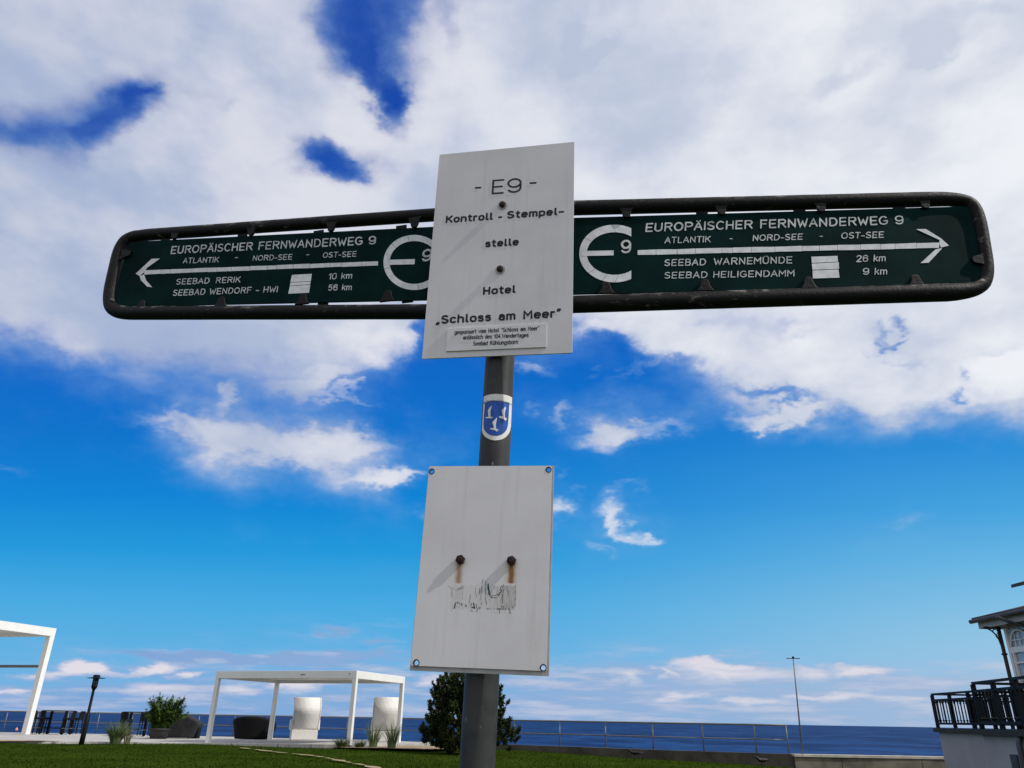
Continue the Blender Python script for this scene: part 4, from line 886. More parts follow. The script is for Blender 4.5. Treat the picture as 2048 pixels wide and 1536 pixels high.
def ribbon(mb, pts, w, place):
    n = len(pts)
    if n < 2:
        return
    P = [Vector(p) for p in pts]
    Lf, Rt = [], []
    for i in range(n):
        d0 = (P[i] - P[i - 1]).normalized() if i else None
        d1 = (P[i + 1] - P[i]).normalized() if i < n - 1 else None
        if d0 is None:
            d0 = d1
        if d1 is None:
            d1 = d0
        n0, n1 = Vector((-d0.y, d0.x)), Vector((-d1.y, d1.x))
        m = (n0 + n1)
        m = n0 if m.length < 0.2 else m.normalized()
        k = min(1.8, 1.0 / max(0.3, m.dot(n0)))
        Lf.append(P[i] + m * (w / 2 * k))
        Rt.append(P[i] - m * (w / 2 * k))
    d0, d1 = (P[0] - P[1]).normalized(), (P[-1] - P[-2]).normalized()
    ca = [P[-1] + (Vector((d1.x * math.cos(a) - d1.y * math.sin(a), d1.x * math.sin(a) + d1.y * math.cos(a)))) * (w / 2) for a in (-0.9, -0.3, 0.3, 0.9)]
    cb = [P[0] + (Vector((d0.x * math.cos(a) - d0.y * math.sin(a), d0.x * math.sin(a) + d0.y * math.cos(a)))) * (w / 2) for a in (-0.9, -0.3, 0.3, 0.9)]
    b = len(mb.v)
    mb.v += [place(p) for p in Lf] + [place(p) for p in Rt]
    for i in range(n - 1):
        mb.face([b + i, b + n + i, b + n + i + 1, b + i + 1])
    c = len(mb.v)
    mb.v += [place(p) for p in ca]
    mb.face([b + n - 1, b + 2 * n - 1] + [c, c + 1, c + 2, c + 3])
    c = len(mb.v)
    mb.v += [place(p) for p in cb]
    mb.face([b + n, b] + [c, c + 1, c + 2, c + 3])
def put_stroke(mb, M4, item, off, sw, gap=0.2, wear=0.0):
    txt, b0, b1, top = item
    x = 0.0
    strokes = []
    for i, ch in enumerate(txt):
        s_, w_ = glyph(ch)
        for q in s_:
            strokes.append([(p[0] + x, p[1]) for p in q])
        x += w_ + (gap if i < len(txt) - 1 else 0)
    B0, B1, T0 = Vector(b0), Vector(b1), Vector(top)
    L_ = (B1 - B0).length
    cap = (T0 - B0).length
    sx = (L_ - sw) / x
    ex, ey = (B1 - B0).normalized(), (T0 - B0).normalized()
    for k, q in enumerate(strokes):
        pts = []
        for p in q:
            a = sw / 2 + p[0] * sx
            h = sw / 2 + p[1] * (cap - sw)
            pts.append((a, h))
        o2 = off + 0.00003 * (k % 6)
        if wear:
            # vinyl letters: slightly wandering outline, flakes missing here and there
            fine = [pts[0]]
            for a, b in zip(pts, pts[1:]):
                m_ = max(1, int(math.dist(a, b) / (cap * 0.22)))
                for i in range(1, m_ + 1):
                    fine.append((a[0] + (b[0] - a[0]) * i / m_ + random.uniform(-1, 1) * sw * .07, a[1] + (b[1] - a[1]) * i / m_ + random.uniform(-1, 1) * sw * .07))
            runs, cur_ = [], [fine[0]]
            for q in fine[1:]:
                if random.random() < wear:
                    if len(cur_) > 1:
                        runs.append(cur_)
                    cur_ = [q]
                else:
                    cur_.append(q)
            if len(cur_) > 1:
                runs.append(cur_)
        else:
            runs = [pts]
        def place(p, o2=o2):
            g = B0 + ex * p[0] + ey * p[1]
            return M4 @ Vector((g.x, -o2, g.y))
        for q in runs:
            ribbon(mb, q, sw * (random.uniform(.85, 1.1) if wear else 1.0), place)

def plate(name, M4, x0, x1, z0, z1, th, holes, material, parent, y_front=0.0, hole_r=0.0045):
    """rectangular sheet with real drilled holes and a tiny rounded edge"""
    cu_ = bpy.data.curves.new(name, 'CURVE')
    cu_.dimensions = '2D'
    cu_.fill_mode = 'BOTH'
    cu_.extrude = th / 2
    def spl(pts):
        s_ = cu_.splines.new('POLY')
        s_.points.add(len(pts) - 1)
        for i, p in enumerate(pts):
            s_.points[i].co = (p[0], p[1], 0, 1)
        s_.use_cyclic_u = True
    e = 0.0025
    out = []
    for (cx, cz, a0) in ((x1 - e, z1 - e, 0), (x0 + e, z1 - e, 90), (x0 + e, z0 + e, 180), (x1 - e, z0 + e, 270)):
        out += arc(cx, cz, e, e, a0, a0 + 90, 3)
    spl(out)
    for h in holes:
        spl(arc(h[0], h[1], hole_r, hole_r, 0, 345, 15))
    o = bpy.data.objects.new(name, cu_)
    COL.objects.link(o)
    bpy.context.view_layer.update()
    dg = bpy.context.evaluated_depsgraph_get()
    me = bpy.data.meshes.new_from_object(o.evaluated_get(dg))
    mb = MB()
    for v in me.vertices:
        mb.v.append(Vector((v.co.x, y_front + th / 2 - v.co.z, v.co.y)))
    for p in me.polygons:
        mb.face(list(p.vertices))
    bpy.data.objects.remove(o)
    bpy.data.curves.remove(cu_)
    # keep the plate's own axes on the object so that stains follow the plate
    me2 = bpy.data.meshes.new(name)
    me2.from_pydata([tuple(v) for v in mb.v], [], mb.f)
    me2.update()
    me2.materials.append(M[material])
    ob = bpy.data.objects.new(name, me2)
    COL.objects.link(ob)
    ob.parent = parent
    ob.matrix_local = Matrix.Translation(-parent.location) @ M4
    return ob
def sub(name, mb, material, parent_plate, M4):
    """sub-part given in world points, stored in the plate's own axes"""
    mb.xf(M4.inverted())
    return obj(name, mb, material, parent_plate, world=False)

def hex_bolt(M4, p, r_, length, washer_r):
    b, w_ = MB(), MB()
    x, z = p
    def ring(rad, n, y, a0=0.3):
        return [Vector((x + rad * math.cos(a0 + 2 * math.pi * k / n), y, z + rad * math.sin(a0 + 2 * math.pi * k / n))) for k in range(n)]
    def stack(mbx, rings):
        n = len(rings[0])
        b0 = len(mbx.v)
        for q in rings:
            mbx.v += q
        for i in range(len(rings) - 1):
            for k in range(n):
                mbx.face([b0 + i * n + k, b0 + (i + 1) * n + k, b0 + (i + 1) * n + (k + 1) % n, b0 + i * n + (k + 1) % n])
        mbx.face([b0 + (len(rings) - 1) * n + k for k in range(n)][::-1])
    stack(b, [ring(r_, 6, -0.001), ring(r_, 6, -0.007), ring(r_ * 0.88, 6, -0.008)])
    stack(b, [ring(r_ * 0.55, 12, -0.008), ring(r_ * 0.55, 12, -length), ring(r_ * 0.42, 12, -length - 0.001)])
    stack(w_, [ring(washer_r, 20, -0.0002), ring(washer_r, 20, -0.0016)])
    return b.xf(M4), w_.xf(M4)

# --- upper white plate
TW, TH = 0.3398, 0.5543
Mt = FM['top']
top = plate('notice_plate', Mt, -TW / 2, TW / 2, -TH / 2, TH / 2, 0.004, [], 'plate_white', post)
top['label'] = 'upper white plate with engraved black lettering'
def line_groups(items):
    """neighbouring snippets on one baseline belong to one line of lettering"""
    out = []
    for it in items:
        h = it[1][1]
        if out and abs(out[-1][-1][1][1] - h) < 0.05 * 0.35 and it[1][0] > out[-1][-1][1][0]:
            out[-1].append(it)
        else:
            out.append([it])
    return out
for grp in line_groups(TOP_TEXT):
    mb = MB()
    for it in grp:
        put_stroke(mb, Mt, it, 0.0006, 0.0047, 0.28 if it[0] != 'E9' else 0.22)
    sub('lettering', mb, 'letter_black', top, Mt)
for it in STICKER_TEXT:
    mb = MB()
    put_stroke(mb, Mt, it, 0.0042, 0.0016, 0.24)
    sub('lettering', mb, 'letter_black', top, Mt)
mb = MB()
s0 = STICKER
b0_ = flat(Mt, s0, 0.0035) + flat(Mt, s0, 0.0002)
mb.v += b0_
mb.face([0, 3, 2, 1][::-1])
for i in range(4):
    j = (i + 1) % 4
    mb.face([i, j, 4 + j, 4 + i])
sub('sponsor_label', mb, 'label_white', top, Mt)
for p in TOP_BOLTS:
    b, w_ = hex_bolt(Mt, p, 0.0080, 0.0092, 0.0118)
    sub('bolt', b, 'rust', top, Mt)
    sub('washer', w_, 'washer', top, Mt)

# --- lower blank plate: front sheet and a slightly larger backing sheet
LW, LH = 0.2649, 0.4038
Ml = FM['low']
low = plate('blank_plate', Ml, -LW / 2 + 0.0018, LW / 2 - 0.0042, -LH / 2 + 0.0085, LH / 2 - 0.0018, 0.003, LOW_HOLES, 'plate_stained', post)
low['label'] = 'lower white plate with two rusty bolts and the scraps of a torn sticker'
Mlb = Ml @ Matrix.Translation((0, 0.0055, 0))
bk = plate('backing_sheet', Ml, -LW / 2, LW / 2, -LH / 2, LH / 2, 0.003, LOW_HOLES, 'edge_grey', post, y_front=0.0045, hole_r=0.0052)
bk.parent = low
bk.matrix_local = Matrix.Identity(4)
for h in LOW_HOLES:
    mb = MB()
    o_, i_ = arc(h[0], h[1], .0064, .0066, 0, 360, 18), arc(h[0] + .0004, h[1] - .0002, .0044, .0044, 0, 360, 18)
    mb.v += flat(Ml, o_, 0.0006) + flat(Ml, i_, 0.0006)
    for k in range(18):
        mb.face([k, k + 1, 19 + k + 1, 19 + k])
    sub('hole_rim', mb, 'dark_rim', low, Ml)
for p in LOW_BOLTS:
    b, w_ = hex_bolt(Ml, p, 0.0096, 0.0092, 0.0075)
    sub('bolt', b, 'rust', low, Ml)
mbd, mbg = MB(), MB()
for k, (pts, w_) in enumerate(LOW_MARKS):
    tgt = mbg if (w_ > 0.0014 and k % 5 != 4) else mbd
    if k == 10:
        tgt = mbg
    ww = w_ * 1.2
    def place(p, k=k):
        return Ml @ Vector((p[0], -0.0005 - 0.00002 * k, p[1]))
    dense = []
    for a, b in zip(pts, pts[1:]):
        for i in range(4):
            t = i / 4
            dense.append((a[0] + (b[0] - a[0]) * t + random.uniform(-.0005, .0005), a[1] + (b[1] - a[1]) * t + random.uniform(-.0004, .0004)))
    dense.append(pts[-1])
    # broken, flaky strokes
    run = []
    for q in dense:
        run.append(q)
        if random.random() < 0.16 and len(run) > 2:
            ribbon(mbd if tgt is mbd else mbg, run, ww * random.uniform(.6, 1.1), place)
            run = []
    if len(run) > 1:
        ribbon(tgt, run, ww, place)
nd_ = len(mbd.f)
mbd.add(mbg)
ts = sub('torn_sticker', mbd, 'mark_dark', low, Ml)
ts.data.materials.append(M['mark_green'])
for p in ts.data.polygons[nd_:]:
    p.material_index = 1

# --- the two direction boards
def fillet(path, rad, seg=7):
    out = [path[0]]
    for i in range(1, len(path) - 1):
        a, b, c = Vector(path[i - 1]), Vector(path[i]), Vector(path[i + 1])
        k1 = min(rad, (a - b).length * 0.49)
        k2 = min(rad, (c - b).length * 0.49)
        p, q = b + (a - b).normalized() * k1, b + (c - b).normalized() * k2
        for j in range(seg + 1):
            t = j / seg
            m = p * (1 - t) ** 2 + b * 2 * t * (1 - t) + q * t ** 2
            out.append((m.x, m.y))
    out.append(path[-1])
    return out
def sheet(M4, pts, off0, off1):
    mb = MB()
    n = len(pts)
    mb.v += flat(M4, pts, off0) + flat(M4, pts, off1)
    mb.face(list(range(n)))
    mb.face(list(range(n, 2 * n))[::-1])
    for i in range(n):
        j = (i + 1) % n
        mb.face([i, n + i, n + j, j])
    return mb
def cells(mb, M4, quad, n, off, gapw=0.0007):
    """a film strip cut by hairline cracks"""
    a0, a1, b0, b1 = [Vector(p) for p in quad]     # start top, start bottom, end top, end bottom
    L_ = (b0 - a0).length
    cuts = sorted([0.0, 1.0] + [min(.97, max(.03, (i + random.uniform(-.3, .3)) / n)) for i in range(1, n)])
    for s_, e_ in zip(cuts, cuts[1:]):
        s2, e2_ = s_ + gapw / L_ / 2, e_ - gapw / L_ / 2
        j = random.uniform(-.012, .012) * 0.02
        q = [a0.lerp(b0, s2), a1.lerp(b1, s2 + j), a1.lerp(b1, e2_ + j), a0.lerp(b0, e2_)]
        q = [p + Vector((0, random.uniform(-.0006, .0006))) for p in q]
        mb.poly(flat(M4, [(p.x, p.y) for p in q], off))
def board(side, M4, label, panel, frame, lugs, tabs, text, arrow, ring_, bar_, rad, cr_):
    pm = sheet(M4, panel, 0.002, -0.002)
    pm.xf(M4.inverted())
    me = bpy.data.meshes.new('direction_board')
    me.from_pydata([tuple(v) for v in pm.v], [], pm.f)
    me.update()
    me.materials.append(M['green_panel'])
    bd = bpy.data.objects.new('direction_board', me)
    COL.objects.link(bd)
    bd.parent = post
    bd.matrix_local = Matrix.Translation(-post.location) @ M4
    bd['label'] = label
    path = fillet(frame, cr_)
    dense = [path[0]]
    for a, b in zip(path, path[1:]):
        d = math.dist(a, b)
        k = max(1, int(d / 0.05))
        for i in range(1, k + 1):
            t = i / k
            dense.append((a[0] + (b[0] - a[0]) * t, a[1] + (b[1] - a[1]) * t))
    mb = MB()
    rr = [rad(p) * (1 + random.uniform(-.006, .006)) for p in dense]
    mb.tube([M4 @ Vector((p[0], 0.004, p[1])) for p in dense], rr, 18)
    sub('tube_frame', mb, 'frame_black', bd, M4)
    for p in lugs:
        # a welded flat lug that reaches from the tube over the panel edge
        mid_ = interp(p[0], sorted([(panel[0][0], (panel[0][1] + panel[3][1]) / 2), (panel[1][0], (panel[1][1] + panel[2][1]) / 2)]))
        if abs(p[0]) > 1.06:
            ax_ = Vector((-1 if p[0] > 0 else 1, 0))
        else:
            ax_ = Vector((0, -1 if p[1] > mid_ else 1))
        sd_ = Vector((-ax_.y, ax_.x))
        c_ = Vector(p)
        out_ = [(-.020, .020), (-.008, .0125), (.003, .0095)] + [(.003 + .0085 * math.sin(R(k)), .0095 * math.cos(R(k))) for k in (30, 60, 90, 120, 150)] + [(.003, -.0095), (-.008, -.0125), (-.020, -.020)]
        poly_ = [c_ + ax_ * a + sd_ * b for (a, b) in out_]
        mb = sheet(M4, [(q.x, q.y) for q in poly_], 0.0095, 0.003)
        lo_ = sub('lug', mb, 'frame_black', bd, M4)
        bevel(lo_, 0.0015, 2)
    for p in tabs:
        mb = MB()
        mb.box((p[0] - 0.014, 0.003, p[1] - 0.012), (p[0] + 0.014, 0.007, p[1] + 0.012), M4)
        sub('tab', mb, 'frame_black', bd, M4)
    for it in text:
        mb = MB()
        cap_ = math.dist(it[1], it[3])
        title = it[0].startswith('EURO') or it[0] == '9'
        if it[0] == '-':
            ln_ = math.dist(it[1], it[2])
            B_ = Vector(it[1])
            mid_h = cap_ * 0.42
            e_ = (Vector(it[2]) - B_).normalized()
            p0_, p1_ = B_ + Vector((0, mid_h)), B_ + e_ * ln_ + Vector((0, mid_h))
            ribbon(mb, [(p0_.x, p0_.y), (p1_.x, p1_.y)], 0.0022, lambda p: M4 @ Vector((p[0], -0.0028, p[1])))
        else:
            put_stroke(mb, M4, it, 0.0028, cap_ * (0.145 if title else 0.135), 0.20, 1e-6)
        sub('dash' if it[0] == '-' else 'lettering', mb, 'film_worn', bd, M4)
    mb = MB()
    cells(mb, M4, arrow['shaft'], 15, 0.0028)
    for q in arrow['head']:
        mb.poly(flat(M4, q, 0.0030))
    sub('arrow', mb, 'film', bd, M4)
    mb = MB()
    for q in arrow['square']:
        mb.poly(flat(M4, q, 0.0028))
    sub('square_mark', mb, 'film', bd, M4)
    mb = MB()
    o_, i_ = ring_
    n = len(o_)
    A_, B_ = flat(M4, o_, 0.0028), flat(M4, i_, 0.0028)
    skip = set(random.sample(range(3, n - 3), 5))
    for k in range(n - 1):
        pa, pb, pc, pd = A_[k], A_[k + 1], B_[k + 1], B_[k]
        if k in skip:
            pb, pc = pa.lerp(pb, .9), pd.lerp(pc, .9)
        b = len(mb.v)
        mb.v += [pa, pb, pc, pd]
        mb.face([b, b + 1, b + 2, b + 3])
    mb.poly(flat(M4, bar_, 0.0032))
    sub('ring_symbol', mb, 'film', bd, M4)
    return bd
board('left', FM['left'], 'dark green board with its arrow pointing left', LEFT_PANEL, LEFT_FRAME, LEFT_LUGS, LEFT_TABS, LEFT_TEXT, LEFT_ARROW, LEFT_RING, LEFT_BAR, lambda p: 0.0168 if p[1] > 0.02 and p[0] > -1.07 and p[1] > 0.12 else 0.0185, 0.055)
board('right', FM['right'], 'dark green board with its arrow pointing right', RIGHT_PANEL, RIGHT_FRAME, RIGHT_LUGS, RIGHT_TABS, RIGHT_TEXT, RIGHT_ARROW, RIGHT_RING, RIGHT_BAR, lambda p: interp(p[0], [(1.02, 0.0182 if p[1] > 0.06 else 0.0208), (1.09, 0.0160)]), 0.060)

# --- emblem sticker on the pole
def cyl_pt(ph, h, rr):
    return AB + AA * h + (E1 * math.sin(ph) + E2 * math.cos(ph)) * rr
def wrap(poly, rr, cuts=4, clampv=1.45):
    bm = bmesh.new()
    vs = [bm.verts.new((max(-clampv, min(clampv, p[0])) * PR, p[1], 0)) for p in poly]
    fc = bm.faces.new(vs)
    bmesh.ops.triangulate(bm, faces=[fc])
    for _ in range(cuts):
        long_ = [e for e in bm.edges if abs(e.verts[0].co.x - e.verts[1].co.x) > 0.004]
        if not long_:
            break
        bmesh.ops.subdivide_edges(bm, edges=long_, cuts=1)
        bmesh.ops.triangulate(bm, faces=[q for q in bm.faces if len(q.verts) > 4])
    bm.verts.index_update()
    mb = MB()
    for v in bm.verts:
        mb.v.append(cyl_pt(v.co.x / PR, v.co.y, rr))
    for q in bm.faces:
        mb.face([v.index for v in q.verts])
    bm.free()
    return mb
emb = obj('emblem_sticker', wrap(EMB_OUT, PR + 0.0005), 'sticker_white', pole)
emb['label'] = 'shield shaped town sticker with three white gulls on blue'
obj('blue_field', wrap(EMB_IN, PR + 0.0009), 'sticker_blue', pole)
for g in EMB_GULLS:
    obj('gull', wrap(g, PR + 0.0014, 3), 'sticker_white', pole)
mb = MB()
vs, fs = font_mesh('Stadt Ostseebad Kühlungsborn', 0.0)
x0, x1 = min(v.x for v in vs), max(v.x for v in vs)
for v in vs:
    t = (v.x - x0) / (x1 - x0)
    ph = -1.25 + 2.40 * t
    h = 0.7140 + 0.0050 * (v.y / CAP)
    mb.v.append(cyl_pt(ph, h, PR + 0.0011))
for q in fs:
    mb.face(q)
obj('sticker_lettering', mb, 'letter_black', pole)

# ------------------------------------------------------------------ sea wall, railing
def wall_strip(pts, bottom, thick, over=0.0):
    mb = MB()
    for (x, y, z) in pts:
        mb.v += [Vector((x, y - over, bottom)), Vector((x, y - over, z)), Vector((x, y + thick, z)), Vector((x, y + thick, bottom))]
    for i in range(len(pts) - 1):
        for k in range(4):
            mb.face([i * 4 + k, i * 4 + (k + 1) % 4, (i + 1) * 4 + (k + 1) % 4, (i + 1) * 4 + k][::-1])
    n = len(pts) - 1
    mb.face([0, 1, 2, 3])
    mb.face([n * 4 + 3, n * 4 + 2, n * 4 + 1, n * 4])
    return mb
kl = [k for k in KERB if k[0] <= 10.7]
wl = thing('low_wall', 'long low grey brown concrete wall under the steel railing', 'wall', (0.4, 36.6, -0.2))
obj('wall_body', wall_strip(kl, -3.4, 0.35), 'concrete', wl)
rw = thing('capped_wall', 'low concrete wall with pale sunlit coping right of the railing', 'wall', (13, 30.9, -0.4))
segs = [(10.72, 30.98), (12.45, 30.95), (15.4, 30.9), (19.0, 30.9)]
for (a, b) in zip(segs, segs[1:]):
    obj('wall_panel', wall_strip([(a[0] + .012, a[1], .02), (b[0] - .012, b[1], .02)], -3.3, 0.35), mat('wall_panel_concrete', (0.17, 0.155, 0.12), 0.9, var=0.35, scale=1.3, bump=0.4, bscale=25) if a[0] < 11 else bpy.data.materials['wall_panel_concrete'], rw)
obj('coping', wall_strip([(10.72, 30.98, .105), (12.45, 30.95, .105), (19.0, 30.9, .105)], .024, 0.42, .05), 'coping', rw)

rail = thing('railing', 'long grey steel tube railing on the sea wall', 'railing', (0.4, 36.75, 0.1))
rp = [(x, y + 0.17, z) for (x, y, z) in KERB if -60 < x <= 10.64]
def dense_line(z_of):
    return [Vector((x, y, z_of(z))) for (x, y, z) in rp]
mb = MB()
mb.tube(dense_line(lambda z: 1.082), 0.032, 10)
obj('top_rail', mb, 'rail_steel', rail)
mb = MB()
mb.tube(dense_line(lambda z: 0.57), 0.022, 8)
obj('middle_rail', mb, 'rail_steel', rail)
us = [-0.85, -0.76, -0.70, -0.643] + POST_U
pts_post = []
for q in us:
    best = None
    x = -58.0
    while x < 12:
        y = kerb_y(x) + 0.17
        e = abs(x / y - q)
        if best is None or e < best[0]:
            best = (e, x, y)
        x += 0.02
    pts_post.append((min(best[1], 10.60), best[2]))
for (x, y) in pts_post:
    mb = MB()
    mb.tube([(x, y, kerb_z(x) - 0.02), (x, y, 1.08)], 0.026, 8)
    mb.tube([(x, y, kerb_z(x)), (x, y, kerb_z(x) + .012)], 0.06, 8)
    obj('post', mb, 'rail_steel', rail)

# flagpole
FX = 0.3561
fx, fy = FX * 31.1, 31.1
fp = thing('flagpole', 'thin grey pole with short crossbar beside the railing end', 'pole', (fx, fy, 0.1))
mb = MB()
top_p = Vector((fx + 0.02 + 0.10, fy, 3.50))
mb.tube([(fx, fy, 0.06), Vector((fx, fy, .06)).lerp(top_p, .5), top_p], [0.035, 0.028, 0.022], 8)
obj('mast', mb, 'rail_steel', fp)
mb = MB()
mb.bar(top_p + Vector((-.27, .0, -.03)), top_p + Vector((.27, .02, -.03)), 0.025)
mb.ball(top_p, .05, .05, .05)
obj('crossbar', mb, 'black_metal', fp)

# ------------------------------------------------------------------ pergolas
def pergola(name, label, A, B, Cc, D, z0s, zt, pw, fh, extra=None):
    """A front-left, B front-right, Cc back-right, D back-left"""
    t = thing(name, label, 'pergola', ((A[0] + Cc[0]) / 2, (A[1] + Cc[1]) / 2, 0), 0, 'white flat roofed pergolas on the sea terrace')
    P = [Vector((p[0], p[1], 0)) for p in (A, B, Cc, D)]
    ex, ey = (P[1] - P[0]).normalized(), (P[3] - P[0]).normalized()
    m = lambda o: Matrix(((ex.x, ey.x, 0, o.x), (ex.y, ey.y, 0, o.y), (0, 0, 1, 0), (0, 0, 0, 1)))
    corners = [(0, 0), (-pw, 0), (-pw, -pw), (0, -pw)]
    for k in range(4):
        mb = MB()
        ox, oy = corners[k]
        mb.box((ox, oy, z0s[k]), (ox + pw, oy + pw, zt - fh), m(P[k]))
        bevel(obj('post', mb, 'pergola_paint', t), pw * 0.04)
    w, d = (P[1] - P[0]).length, (P[3] - P[0]).length
    bw = pw * 0.9
    for (lo, hi) in (((0, 0), (w, bw)), ((0, d - bw), (w, d)), ((0, bw), (bw, d - bw)), ((w - bw, bw), (w, d - bw))):
        mb = MB()
        mb.box((lo[0], lo[1], zt - fh), (hi[0], hi[1], zt), m(P[0]))
        bevel(obj('beam', mb, 'pergola_paint', t), pw * 0.04)
    # louvre roof: narrow closed slats between the beams
    mb = MB()
    n = int((w - 2 * bw) / (pw * 1.1))
    for i in range(n):
        a = bw + (w - 2 * bw) * i / n
        b_ = bw + (w - 2 * bw) * (i + 1) / n
        mb.box((a + .004, bw, zt - fh * 0.55), (b_ - .004, d - bw, zt - fh * 0.40), m(P[0]))
    obj('louvre_roof', mb, 'pergola_paint', t)
    if extra:
        extra(t, m(P[0]), w, d)
    return t
def cable_lights(t, m, w, d):
    for (a, b, c, d_) in ((w * 0.62, w * 0.65, 2.64, 2.67), (w - 0.34, w - 0.30, 2.66, 2.70)):
        mb = MB()
        mb.box((a, -0.02, c), (b, 0.01, d_), m)
        obj('bracket', mb, 'rail_steel', t)
pergola('pergola', 'white metal pergola over a dark round daybed and a hooded beach chair', (-12.41, 34.37), (-6.0, 32.11), (-4.60, 36.45), (-11.01, 38.71), (0.0, 0.10, 0.08, 0.03), 2.80, 0.17, 0.29, cable_lights)
def screen_bar(t, m, w, d):
    mb = MB()
    mb.box((0.36, d - 0.22, 3.20), (w - 0.36, d - 0.10, 3.33), m)
    obj('cross_bar', mb, 'rail_steel', t)
dirs = Vector((0.258, 0.966, 0)).normalized()
dirx = Vector((0.966, -0.258, 0)).normalized()
BRc = Vector((-24.17, 42.23, 0))
FRc = BRc - dirs * 8.4
FLc = FRc - dirx * 11.5
BLc = BRc - dirx * 11.5
pergola('pergola', 'tall white pergola cut by the left picture edge beside the bar stools', FLc, FRc, BRc, BLc, (0, 0, 0, 0), 5.17, 0.29, 0.41, screen_bar)

# ------------------------------------------------------------------ bar tables and stools
def at(u_, y):
    return (u_ * y, y)
def bar_table(loc, rz, label):
    t = thing('bar_table', label, 'bar table', loc, rz, 'high black bar tables at the railing')
    w, d, h = 1.34, 0.80, 1.14
    mb = MB()
    mb.box((-w / 2, -d / 2, h - .05), (w / 2, d / 2, h))
    bevel(obj('table_top', mb, 'black_metal', t, False), 0.006)
    for sx in (-1, 1):
        for sy in (-1, 1):
            mb = MB()
            mb.box((sx * (w / 2 - .06) - .05, sy * (d / 2 - .06) - .05, 0), (sx * (w / 2 - .06) + .05, sy * (d / 2 - .06) + .05, h - .052))
            obj('leg', mb, 'black_metal', t, False)
    mb = MB()
    mb.bar((-w / 2 + .112, 0, .30), (w / 2 - .112, 0, .30), .045)
    for sx in (-1, 1):
        mb.bar((sx * (w / 2 - .085), -d / 2 + .112, .30), (sx * (w / 2 - .085), d / 2 - .112, .30), .045)
    obj('stretcher', mb, 'black_metal', t, False)
    return t
def bar_stool(loc, rz, label):
    """faces +X"""
    t = thing('bar_stool', label, 'bar stool', loc, rz, 'black bar stools at the high tables')
    mb = MB()
    mb.box((-.21, -.21, .70), (.23, .21, .79))
    bevel(obj('seat', mb, 'dark_wicker', t, False), 0.02)
    mb = MB()
    mb.prism([(-.21, .792), (-.16, .792), (-.21, 1.12), (-.26, 1.12)], 'y', -.20, .20)
    bevel(obj('backrest', mb, 'dark_wicker', t, False), 0.012)
    for sx in (-1, 1):
        for sy in (-1, 1):
            mb = MB()
            mb.bar((sx * .21, sy * .19, .02), (sx * .185, sy * .175, .70), .036)
            lg = obj('leg', mb, 'black_metal', t, False)
            mb = MB()
            mb.tube([(sx * .21, sy * .19, 0), (sx * .21, sy * .19, .03)], .028, 8)
            obj('foot_cap', mb, 'white_paint', lg, False)
    mb = MB()
    z = .30
    for a, b in (((-.20, -.16), (-.20, .16)), ((.20, -.16), (.20, .16)), ((-.18, -.183), (.18, -.183)), ((-.18, .183), (.18, .183))):
        mb.bar((a[0], a[1], z), (b[0], b[1], z), .024)
    obj('footrest', mb, 'rail_steel', t, False)
    return t
TZ = 0.03
x, y = at(-0.5436, 43.0)
tb = bar_table((x, y, TZ), R(-4), 'black bar table with stools on both sides beside the tall pergola post')
x2, y2 = at(-0.4460, 42.6)
dup(tb, (x2, y2, TZ), R(-4), 'black bar table partly hidden behind the potted bamboo')
st = bar_stool((*at(-0.5668, 42.7), TZ), R(8), 'black bar stool half hidden behind the white tall pergola post')
for (q, yy, rz, lb) in ((-0.5578, 43.4, R(-6), 'black bar stool at the left table end, nearer the table leg'),
                        (-0.5300, 42.6, R(183), 'black bar stool at the right end of the first table, next to its leg'),
                        (-0.5195, 43.3, R(174), 'black bar stool closest to the street lamp'),
                        (-0.4602, 42.0, R(80), 'black bar stool behind the tall grass clump at the second table'),
                        (-0.4374, 41.9, R(95), 'black bar stool between the second table and the potted bamboo')):
    dup(st, (*at(q, yy), TZ), rz, lb)

# ------------------------------------------------------------------ street lamp
lx, ly = -16.34, 32.15
sl = thing('street_lamp', 'black lamp post with a flat disc hat at the lawn edge', 'lamp post', (lx, ly, 0))
mb = MB()
mb.lathe([(.095, -.1), (.095, .25), (.09, 1.02), (.055, 1.06), (.05, 1.9)], (lx, ly, 0), 16)
obj('post', mb, 'black_metal', sl)
mb = MB()
mb.lathe([(.05, 1.9), (.10, 2.0), (.115, 2.02), (.115, 2.05)], (lx, ly, 0), 16)
obj('collar', mb, 'black_metal', sl)
mb = MB()
mb.lathe([(.085, 2.051), (.085, 2.33)], (lx, ly, 0), 16)
gl = obj('lantern_glass', mb, 'lamp_glass', sl)
mb = MB()
for k in range(6):
    a = k * math.pi / 3
    mb.bar((lx + .105 * math.cos(a), ly + .105 * math.sin(a), 2.051), (lx + .105 * math.cos(a), ly + .105 * math.sin(a), 2.335), .022)
obj('lantern_bars', mb, 'black_metal', gl)
mb = MB()
mb.lathe([(.34, 2.336), (.33, 2.35), (.13, 2.38), (.12, 2.46), (.10, 2.47)], (lx, ly, 0), 24)
obj('disc_hat', mb, 'black_metal', sl)

